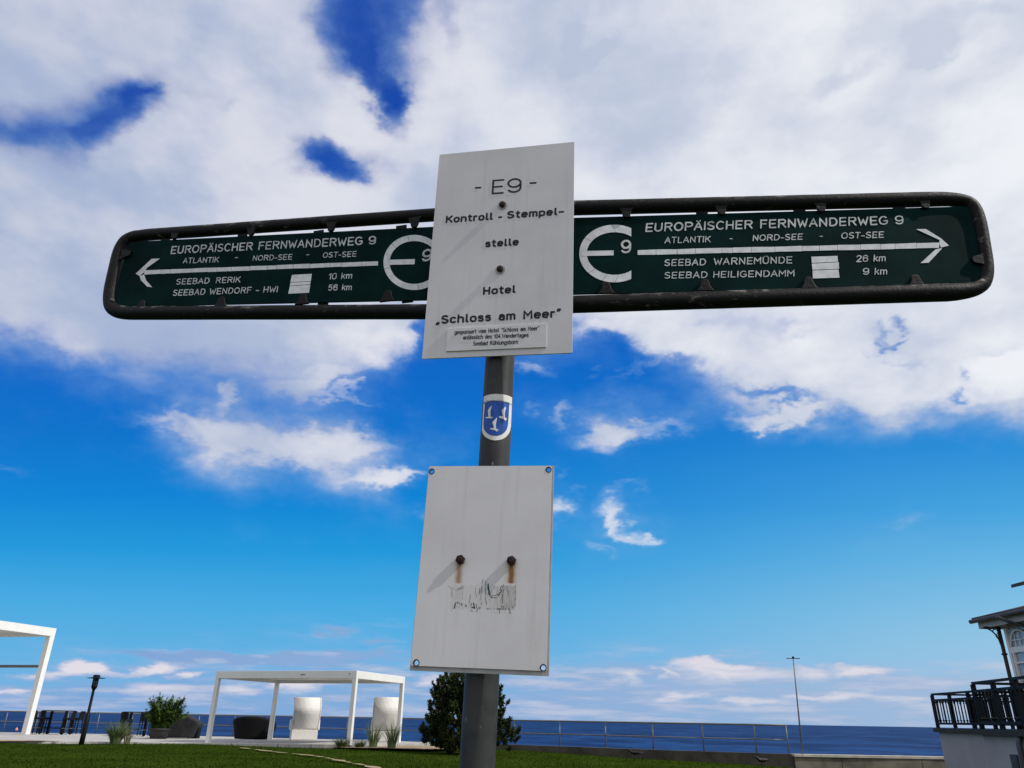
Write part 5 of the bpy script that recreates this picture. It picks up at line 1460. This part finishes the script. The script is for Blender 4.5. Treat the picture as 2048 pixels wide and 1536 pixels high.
# ------------------------------------------------------------------ foliage
def leaf(mb, p, d, side, L_, w):
    """a pointed, slightly folded leaf"""
    mid = p + d * (L_ * 0.45)
    tip = p + d * L_
    b = len(mb.v)
    mb.v += [p, mid + side * w, tip, mid - side * w]
    mb.face([b, b + 1, b + 2, b + 3])
def rdir(rnd):
    while True:
        v = Vector((rnd.uniform(-1, 1), rnd.uniform(-1, 1), rnd.uniform(-1, 1)))
        if 0.05 < v.length < 1:
            return v.normalized()
def pine_bush():
    rnd = random.Random(11)
    bx, by = -1.30, 30.5
    z0 = ground_z(bx, by)
    t = thing('pine_bush', 'dark dense mountain pine bush behind the signpost', 'bush', (bx, by, z0))
    lobes = [((bx - 0.30, by, z0 + 1.35), (1.50, 1.35, 1.42), 420), ((bx - 0.85, by, z0 + 2.05), (0.72, .65, .80), 120), ((bx + .45, by + .2, z0 + 1.70), (.95, .9, .95), 130), ((bx + 1.05, by - .2, z0 + .60), (.85, .8, .62), 95), ((bx - 1.30, by - .2, z0 + .70), (.62, .7, .62), 70), ((bx - .1, by - .5, z0 + .45), (1.5, .8, .45), 90)]
    mb = MB()
    cand = []
    for (c, rr, n) in lobes:
        for _ in range(n):
            d = rdir(rnd)
            k = rnd.uniform(0.62, 1.03) if rnd.random() < 0.8 else rnd.uniform(.2, .62)
            p = Vector((c[0] + rr[0] * d.x * k, c[1] + rr[1] * d.y * k, c[2] + rr[2] * d.z * k))
            if p.z < z0 + .05:
                continue
            cand.append((p, d))
    for (p, d) in cand:
        up = (d * 0.55 + Vector((0, 0, 0.85)) + rdir(rnd) * 0.25).normalized()
        L0 = rnd.uniform(.16, .30)
        for i in range(60):
            tpos = rnd.random()
            base = p + up * (L0 * tpos)
            out = (rdir(rnd) + up * 0.75).normalized()
            leaf(mb, base, out, out.cross(rdir(rnd)).normalized(), rnd.uniform(.09, .16), rnd.uniform(.016, .028))
    mb.v = [Vector((bx + (p.x - bx) * 0.91, p.y, z0 + (p.z - z0) * 0.96)) for p in mb.v]
    obj('crown', mb, 'pine', t)
    mb = MB()
    for k in range(9):
        a = k * 0.7
        tip = Vector((bx + math.cos(a) * rnd.uniform(.4, 1.2), by + math.sin(a) * .7, z0 + rnd.uniform(1.0, 2.1)))
        mb.tube([(bx + rnd.uniform(-.1, .1), by, z0 - .05), Vector((bx, by, z0)).lerp(tip, .5) + Vector((0, 0, .1)), tip], [.07, .045, .015], 6)
    obj('trunk', mb, 'bark', t)
pine_bush()

def potted_bamboo():
    rnd = random.Random(5)
    px, py = at(-0.4178, 38.6)
    z0 = 0.03
    t = thing('potted_bamboo', 'bushy green bamboo in a dark round pot on the paved terrace', 'potted plant', (px, py, z0))
    mb = MB()
    mb.lathe([(.36, 0), (.42, .30), (.44, .36), (.49, .37), (.49, .44), (.44, .445), (.42, .40)], (px, py, z0), 24)
    obj('pot', mb, 'pot', t)
    st_, lf = MB(), MB()
    for i in range(42):
        a = rnd.uniform(0, 6.28)
        sp = rnd.uniform(.1, .88)
        h = rnd.uniform(0.9, 1.85) * (1 - .16 * sp)
        lean = Vector((math.cos(a) * sp * 0.95 + 0.14, math.sin(a) * sp * .8, 0))
        b0 = Vector((px + math.cos(a) * .2, py + math.sin(a) * .2, z0 + .38))
        pts = [b0 + lean * (q ** 1.6) + Vector((0, 0, h * (q - .22 * q * q * sp))) for q in (0, .25, .5, .75, 1.0)]
        st_.tube(pts, [.012, .011, .009, .007, .003], 5)
        for k in range(190):
            q = rnd.uniform(.12, 1.0)
            j = min(3, int(q * 4))
            p = pts[j].lerp(pts[j + 1], q * 4 - j)
            d = (Vector((rnd.uniform(-1, 1), rnd.uniform(-1, 1), rnd.uniform(-1.0, .25))) + lean * .3).normalized()
            leaf(lf, p, d, d.cross(Vector((rnd.uniform(-.4, .4), rnd.uniform(-.4, .4), 1))).normalized(), rnd.uniform(.16, .30), rnd.uniform(.018, .032))
        d = (pts[-1] - pts[-2]).normalized()
        for k in range(5):
            dd = (d + rdir(rnd) * .45).normalized()
            leaf(lf, pts[-1], dd, dd.cross(rdir(rnd)).normalized(), rnd.uniform(.12, .2), .014)
    obj('stems', st_, 'bark', t)
    obj('foliage', lf, 'bamboo', t)
potted_bamboo()

def grass_clump(name, label, cat, loc, n, h0, h1, spread, material, seed, group=None, w=0.012):
    rnd = random.Random(seed)
    mb = MB()
    for i in range(n):
        a = rnd.uniform(0, 6.28)
        sp = spread * math.sqrt(rnd.random())
        h = rnd.uniform(h0, h1)
        dr = Vector((math.cos(a), math.sin(a), 0))
        b0 = Vector(loc) + dr * (sp * .3) + Vector((0, 0, -.03))
        side = Vector((-dr.y, dr.x, 0)) * w
        if rnd.random() < .5:
            side = Vector((w, 0, 0))
        prev = None
        for k in range(5):
            q = k / 4
            p = b0 + dr * (sp * 1.1 * q ** 1.8) + Vector((0, 0, h * (q - .25 * q * q * (sp / spread))))
            ww = side * (1 - q) if k < 4 else side * 0.05
            idx = len(mb.v)
            mb.v += [p - ww, p + ww]
            if prev is not None:
                mb.face([prev, prev + 1, idx + 1, idx])
            prev = idx
    o = obj(name, mb, material)
    # origin at the base of the clump
    o.data.transform(Matrix.Translation(-Vector(loc)))
    o.location = loc
    return tag(o, label, cat, group)
grass_clump('grass_clump', 'grey green ornamental grass clump left of the potted bamboo', 'ornamental grass', (-15.45, 33.0, 0.02), 420, .55, 1.05, .62, 'reed', 1, 'ornamental grass clumps')
grass_clump('grass_clump', 'thin reed clump in front of the left half of the second beach chair', 'ornamental grass', (-5.08, 31.9, 0.06), 150, .7, 1.25, .45, 'reed', 2, 'ornamental grass clumps', .010)
grass_clump('grass_clump', 'thin reed clump in front of the right rear pergola post', 'ornamental grass', (-4.35, 31.8, 0.06), 170, .75, 1.30, .5, 'reed', 3, 'ornamental grass clumps', .010)
grass_clump('low_shrub', 'low dark green tuft at the foot of the front right pergola post', 'low plant', (-6.25, 31.75, 0.03), 200, .22, .5, .42, 'low_leaf', 4, 'low green tufts', .014)
grass_clump('low_shrub', 'low dark green tuft between the pergola post and the reeds', 'low plant', (-5.55, 31.7, 0.03), 160, .2, .42, .34, 'low_leaf', 6, 'low green tufts', .014)
grass_clump('low_shrub', 'sparse golden stalks beside the grey green grass clump', 'low plant', (-14.95, 32.9, 0.02), 60, .5, .9, .35, 'reed_gold', 8, None, .009)

# ------------------------------------------------------------------ lounge furniture
def covered_lounge():
    x_, y_ = at(-0.3880, 40.2)
    t = thing('lounge_chair', 'dark grey high sided lounge seat right of the potted bamboo', 'lounge', (x_, y_, 0.03), R(3))
    mb = MB()
    prof = [(-.98, 0.03), (.52, 0.03), (.74, .62), (.66, .74), (.10, 1.02), (-.30, 1.05), (-.95, .98), (-1.02, .5)]
    mb.prism(prof, 'y', -.42, .42)
    bevel(obj('shell', mb, 'grey_cover', t, False), .06, 3)
    mb = MB()
    for sx in (-.85, .35):
        for sy in (-.3, .3):
            mb.tube([(sx, sy, 0), (sx, sy, .06)], .04, 8)
    obj('feet', mb, 'black_metal', t, False)
    x2_, y2_ = at(-0.3735, 40.3)
    s_ = thing('side_table', 'small black box table beside the dark grey lounge seat', 'side table', (x2_, y2_, 0.03))
    mb = MB()
    mb.box((-.17, -.2, .41), (.17, .2, .45))
    obj('table_top', mb, 'black_metal', s_, False)
    mb = MB()
    mb.box((-.15, -.18, 0), (.15, .18, .408))
    obj('table_body', mb, 'dark_wicker', s_, False)
covered_lounge()
def daybed():
    x_, y_ = at(-0.3044, 40.2)
    t = thing('daybed', 'dark wicker round backed daybed under the pergola', 'daybed', (x_, y_, 0.04))
    mb = MB()
    n, rows_ = 28, 7
    # curved shell that wraps the back and both sides, open towards the sea
    for j in range(rows_ + 1):
        q = j / rows_
        for i in range(n + 1):
            a = R(170 + 200 * i / n)
            top_h = .50 + .48 * math.sin(max(0, min(math.pi, math.pi * (i / n)))) ** 0.55
            rr = .80 + .17 * q
            mb.v.append(Vector((math.cos(a) * rr * 1.08, math.sin(a) * rr * .8, top_h * q + .02)))
    for j in range(rows_):
        for i in range(n):
            a = j * (n + 1) + i
            mb.face([a, a + 1, a + n + 2, a + n + 1], True)
    sh = obj('shell', mb, 'dark_wicker', t, False)
    sm = sh.modifiers.new('wall', 'SOLIDIFY')
    sm.thickness = .06
    mb = MB()
    mb.lathe([(.54, .06), (.57, .1), (.57, .36), (.5, .40)], (0, .05, 0), 28)
    obj('seat_cushion', mb, 'grey_cover', t, False)
daybed()

def beach_chair(loc, rz, tilt, label):
    """hooded wicker beach chair, back towards -Y"""
    t = thing('beach_chair', label, 'beach chair', loc, rz, 'white hooded wicker beach chairs')
    w = .60
    mb = MB()
    mb.box((-w, -.42, .03), (w, .36, .46))
    bevel(obj('base_box', mb, 'white_wicker', t, False), .015)
    # hood: curved back and roof as one bent panel with two cheeks
    prof = [(-.38, .62), (-.48, .85), (-.58, 1.08), (-.645, 1.25), (-.655, 1.36), (-.63, 1.46), (-.56, 1.56), (-.43, 1.71), (-.28, 1.87), (.20, 1.87), (.30, 1.79)]
    ct, st_ = math.cos(tilt), math.sin(tilt)
    def tl(p):
        yy, zz = p[0], (p[1] - .62) * 1.10
        return (yy * ct - zz * st_, yy * st_ + zz * ct + .49)
    fine = []
    for a, b in zip(prof, prof[1:]):
        for i in range(3):
            q = i / 3
            fine.append((a[0] + (b[0] - a[0]) * q, a[1] + (b[1] - a[1]) * q))
    fine.append(prof[-1])
    mb = MB()
    for p in fine:
        q = tl(p)
        mb.v += [Vector((-w - .02, q[0], q[1])), Vector((w + .02, q[0], q[1]))]
    for i in range(len(fine) - 1):
        mb.face([2 * i, 2 * i + 1, 2 * i + 3, 2 * i + 2], True)
    h = obj('hood', mb, 'white_wicker', t, False)
    sm = h.modifiers.new('wall', 'SOLIDIFY')
    sm.thickness = .035
    for sx in (-1, 1):
        mb = MB()
        cheek = [tl(p) for p in prof[:-1]] + [tl((.34, 1.84)), tl((.10, 1.40)), tl((.02, 1.05)), tl((.0, .62))]
        mb.prism(cheek, 'x', sx * (w - .03) - .015, sx * (w - .03) + .015)
        obj('hood_side', mb, 'white_wicker', t, False)
        mb = MB()
        mb.prism([(-.38, .462), (.34, .462), (.36, .86), (-.30, .90)], 'x', sx * (w + .04) - .03, sx * (w + .04) + .03)
        obj('armrest', mb, 'white_paint', t, False)
    mb = MB()
    mb.box((-w + .05, -.25, .47), (w - .05, .32, .60))
    bevel(obj('seat_cushion', mb, 'grey_cover', t, False), .03)
    return t
bc = beach_chair((*at(-0.2440, 39.2), 0.06), R(20), R(3), 'white hooded beach chair with bulging reclined back inside the pergola')
beach_chair((*at(-0.1452, 37.5), 0.09), R(6), R(0), 'white hooded beach chair standing upright behind the right pergola post')

# ------------------------------------------------------------------ birds, buoy, board
def crow(loc, rz, s, label):
    t = thing('crow', label, 'bird', loc, rz, 'black crows by the low wall')
    mb = MB()
    prof = [(-.34, .20, .010), (-.22, .215, .03), (-.10, .215, .06), (.02, .21, .075), (.12, .23, .06), (.17, .27, .04), (.20, .31, .045), (.235, .315, .035), (.26, .31, .012), (.31, .30, .004)]
    mb.tube([(x_ * s, 0, z_ * s) for (x_, z_, r_) in prof], [r_ * s for (x_, z_, r_) in prof], 10)
    obj('body', mb, 'bird', t, False)
    for sy in (-1, 1):
        mb = MB()
        mb.tube([(.02 * s, sy * .03 * s, .16 * s), (.01 * s, sy * .035 * s, .08 * s), (.03 * s, sy * .035 * s, 0)], .008 * s, 6)
        mb.tube([(.0, sy * .035 * s, .005), (.07 * s, sy * .035 * s, .004)], .007 * s, 5)
        obj('leg', mb, 'bird', t, False)
        mb = MB()
        mb.ball((-.06 * s, sy * .06 * s, .22 * s), .17 * s, .018 * s, .05 * s)
        obj('wing', mb, 'bird', t, False)
x_, y_ = at(0.1552, 32.6)
crow((x_, y_, ground_z(x_, y_)), R(170), 1.0, 'black crow pecking on the lawn close to the middle of the low wall')
x_, y_ = at(0.3069, 31.2 - .9)
crow((x_, y_, ground_z(x_, y_)), R(195), 1.0, 'black crow walking on the lawn near the railing end')
bu = thing('buoy', 'small orange pink buoy on the sea at the far left', 'buoy', (-123.8, 209.8, -3.5))
mb = MB()
mb.lathe([(.05, -.15), (.32, .0), (.36, .25), (.22, .5), (.06, .6), (.05, .85)], (-123.8, 209.8, -3.4), 12)
obj('float', mb, 'buoy', bu)
x_, y_ = at(0.4085, 29.6)
bd_ = thing('plank', 'flat dark plank lying on the grass before the capped wall', 'plank', (x_, y_, ground_z(x_, y_)))
mb = MB()
mb.box((x_ - .33, y_ - .06, ground_z(x_, y_) + .03), (x_ + .33, y_ + .06, ground_z(x_, y_) + .09))
obj('board', mb, 'board', bd_)

# ------------------------------------------------------------------ hotel building
hb = thing('hotel_building', 'white seaside hotel wing with terrace, wide eaves and arched window at the right edge', 'building', (16, 22, -1.2))
def plan_block(plan, z0, z1):
    mb = MB()
    mb.prism(plan, 'z', z0, z1)
    return mb
A1, A2 = (14.65, 27.87), (14.04, 20.2)
B1, B2 = (11.68, 20.2), (10.35, 11.9)
plan = [A1, A2, B1, B2, (25, 11.9), (25, 27.87)]
obj('terrace_wall', plan_block(plan, -1.9, .945), 'plaster', hb)
def grow(p, d):
    return (p[0] - d, p[1])
obj('terrace_slab', plan_block([(14.53, 27.99), (13.92, 20.32), (11.56, 20.32), (10.23, 11.8), (25, 11.8), (25, 27.99)], .948, 1.075), 'slab_edge', hb)
# drain pipe and dark vent box on the terrace wall
def on_b(y, off):
    x_ = 11.68 + (10.35 - 11.68) * (20.2 - y) / (20.2 - 11.9)
    return x_ - off
py = 18.15
mb = MB()
mb.tube([(on_b(py, -.02), py, .93), (on_b(py, .07), py, .90), (on_b(py, .10), py, .80), (on_b(py, .10), py, -1.5)], .062, 12)
obj('drain_pipe', mb, 'pipe_grey', hb)
mb = MB()
mb.box((on_b(18.75, .07), 18.55, -1.2), (on_b(18.75, -.03), 18.80, .57))
obj('meter_box', mb, 'pipe_grey', hb)
# house body
obj('wall', plan_block([(15.34, 12.0), (24, 12.0), (24, 24.02), (15.34, 24.02)], 1.08, 4.02), 'soffit', hb)
mb = MB()
# lower roof: sheet rising from the eave, soffit below it
ea, eb = Vector((14.76, 24.75, 4.23)), Vector((14.76, 11.8, 4.23))
ra, rb = Vector((17.4, 24.85, 4.85)), Vector((17.4, 11.8, 4.85))
q = [ea, eb, rb, ra]
mb.v += q + [p + Vector((0, 0, .06)) for p in q]
for fc_ in ((0, 1, 2, 3), (7, 6, 5, 4), (0, 4, 5, 1), (1, 5, 6, 2), (2, 6, 7, 3), (3, 7, 4, 0)):
    mb.face(list(fc_))
rf = obj('roof', mb, 'roof_sheet', hb)
mb = MB()
mb.tube([(14.74, 24.8, 4.18), (14.74, 11.8, 4.18)], .065, 10)
obj('gutter', mb, 'roof_sheet', rf)
mb = MB()
mb.box((14.96, 11.9, 4.025), (17.2, 24.6, 4.10))
mb.box((14.88, 11.9, 3.95), (14.958, 24.66, 4.16))
mb.box((14.96, 24.602, 3.95), (17.2, 24.66, 4.16))
obj('soffit', mb, 'soffit', hb)
mb = MB()
mb.tube([(14.45, 22.95, 4.12), (14.75, 22.9, 3.96), (15.20, 22.7, 3.80), (15.28, 22.6, 3.7), (15.28, 22.55, 1.1)], .05, 10)
obj('downpipe', mb, 'pipe_grey', hb)
mb = MB()
mb.tube([(15.18, 24.16, 1.08), (15.18, 24.16, 3.975)], .055, 12)
mb.tube([(15.18, 24.16, 3.14), (15.18, 24.16, 3.17), (15.18, 24.16, 3.20)], [.06, .10, .06], 12)
colm = obj('column', mb, 'brown_wood', hb)
mb = MB()
cx, cz_ = 14.80, 3.42
pts = []
for k in range(11):
    a = R(0 + 90 * k / 10)
    pts.append((15.13 - .42 + .42 * math.cos(a), 24.16, 3.45 + .48 * math.sin(a)))
mb.tube(pts, .022, 8)
for (ox, oz, rr) in ((15.06, 3.82, .07), (14.97, 3.90, .05), (15.09, 3.68, .04), (14.88, 3.93, .03)):
    mb.tube([(ox + rr * math.cos(k * .5236), 24.16, oz + rr * math.sin(k * .5236)) for k in range(12)], .012, 6, closed=True)
mb.bar((14.74, 24.16, 3.955), (15.12, 24.16, 3.955), .04)
obj('bracket', mb, 'brown_wood', hb)
# arched glazing in the west wall
def on_wall(y, z, off):
    return (15.34 - off, y, z)
mb = MB()
mb.box((15.300, 21.0, 1.12), (15.332, 23.90, 3.85))
cur = obj('curtain', mb, 'curtain', hb)
wn_ = MB()
X0, X1 = 15.22, 15.295
for (y0, y1, z0, z1) in ((23.90, 24.00, 1.1, 3.9), (22.9, 23.90, 3.18, 3.34), (22.84, 22.92, 1.1, 3.9), (23.78, 23.84, 1.1, 3.178), (22.94, 23.76, 1.1, 1.18), (23.30, 23.36, 1.182, 2.86), (22.94, 23.76, 2.87, 2.92)):
    wn_.box((X0, y0, z0), (X1, y1, z1))
a_ = [(15.245, 23.40 + .45 * math.cos(R(k * 12)), 3.345 + .46 * math.sin(R(k * 12))) for k in range(16)]
wn_.tube(a_, .028, 8)
wn_.box((15.25, 22.96, 3.52), (15.28, 23.84, 3.545))
win = obj('window', wn_, 'white_paint', hb)
for yy in (23.18, 23.40, 23.62):
    mb = MB()
    mb.box((15.252, yy - .01, 3.345), (15.278, yy + .01, 3.76))
    obj('glazing_bar', mb, 'white_paint', win)
mb = MB()
mb.box((15.284, 22.93, 1.19), (15.29, 23.89, 3.86))
obj('pane', mb, 'glass', win)
# upper storey
obj('upper_wall', plan_block([(16.0, 12.0), (24, 12.0), (24, 23.3), (16.0, 23.3)], 4.6, 5.1), 'soffit', hb)
mb = MB()
mb.v += [Vector(p) for p in ((15.60, 23.7, 5.08), (15.60, 11.8, 5.08), (18.5, 11.8, 5.75), (18.5, 23.7, 5.75), (15.60, 23.7, 5.18), (15.60, 11.8, 5.18), (18.5, 11.8, 5.81), (18.5, 23.7, 5.81))]
for fc_ in ((0, 1, 2, 3), (7, 6, 5, 4), (0, 4, 5, 1), (1, 5, 6, 2), (2, 6, 7, 3), (3, 7, 4, 0)):
    mb.face(list(fc_))
obj('upper_roof', mb, 'roof_sheet', hb)

# terrace railings
def balustrade(label, runs, zb, zt, nbal):
    loc = (runs[0][0][0], runs[0][0][1], zb)
    t = thing('terrace_railing', label, 'railing', loc, 0, 'black iron terrace railings of the hotel')
    zl, zu = zb + .14, zt - .19
    first = None
    for (a, b) in runs:
        a3, b3 = Vector((a[0], a[1], 0)), Vector((b[0], b[1], 0))
        L_ = (b3 - a3).length
        d = (b3 - a3).normalized()
        for (z_, w_, nm) in ((zt, .065, 'hand_rail'), (zu, .07, 'upper_rail'), (zl, .07, 'bottom_rail')):
            mb = MB()
            mb.bar(a3 + Vector((0, 0, z_)), b3 + Vector((0, 0, z_)), w_, w_ * .9)
            obj(nm, mb, 'black_metal', t)
        k = max(1, round(L_ / 1.2))
        for i in range(k + 1):
            p = a3.lerp(b3, i / k)
            if (a, b) != runs[0] and i == 0:
                continue
            mb = MB()
            mb.box((p.x - .045, p.y - .045, zb), (p.x + .045, p.y + .045, zt - .03))
            obj('post', mb, 'black_metal', t)
        m = int(L_ / .2)
        for i in range(m):
            if nbal <= 0:
                break
            nbal -= 1
            p = a3 + d * ((i + .5) * L_ / m)
            if first is None:
                mb = MB()
                mb.bar((0, 0, zl + .02), (0, 0, zu - .02), .027)
                for (zz, rr) in ((zu - .07, .040), (zl + .09, .036), (zu - .13, .024)):
                    mb.ball((0, 0, zz), rr, rr, rr * .9, 8, 6)
                first = obj('baluster', mb, 'black_metal', t, False)
                first.location = p - Vector(loc) + Vector((0, 0, 0))
                first.location.z = -zb
            else:
                c = first.copy()
                COL.objects.link(c)
                c.parent = t
                c.location = (p.x - loc[0], p.y - loc[1], -zb)
    return t
balustrade('black iron railing of the far, lower looking terrace corner', [((14.62, 27.80), (14.06, 20.3)), ((14.62, 27.80), (21.0, 27.85))], 1.076, 2.13, 74)
balustrade('black iron railing of the near terrace corner cut by the right picture edge', [((11.66, 20.12), (10.42, 12.2)), ((11.66, 20.12), (14.0, 20.12))], 1.076, 2.12, 60)
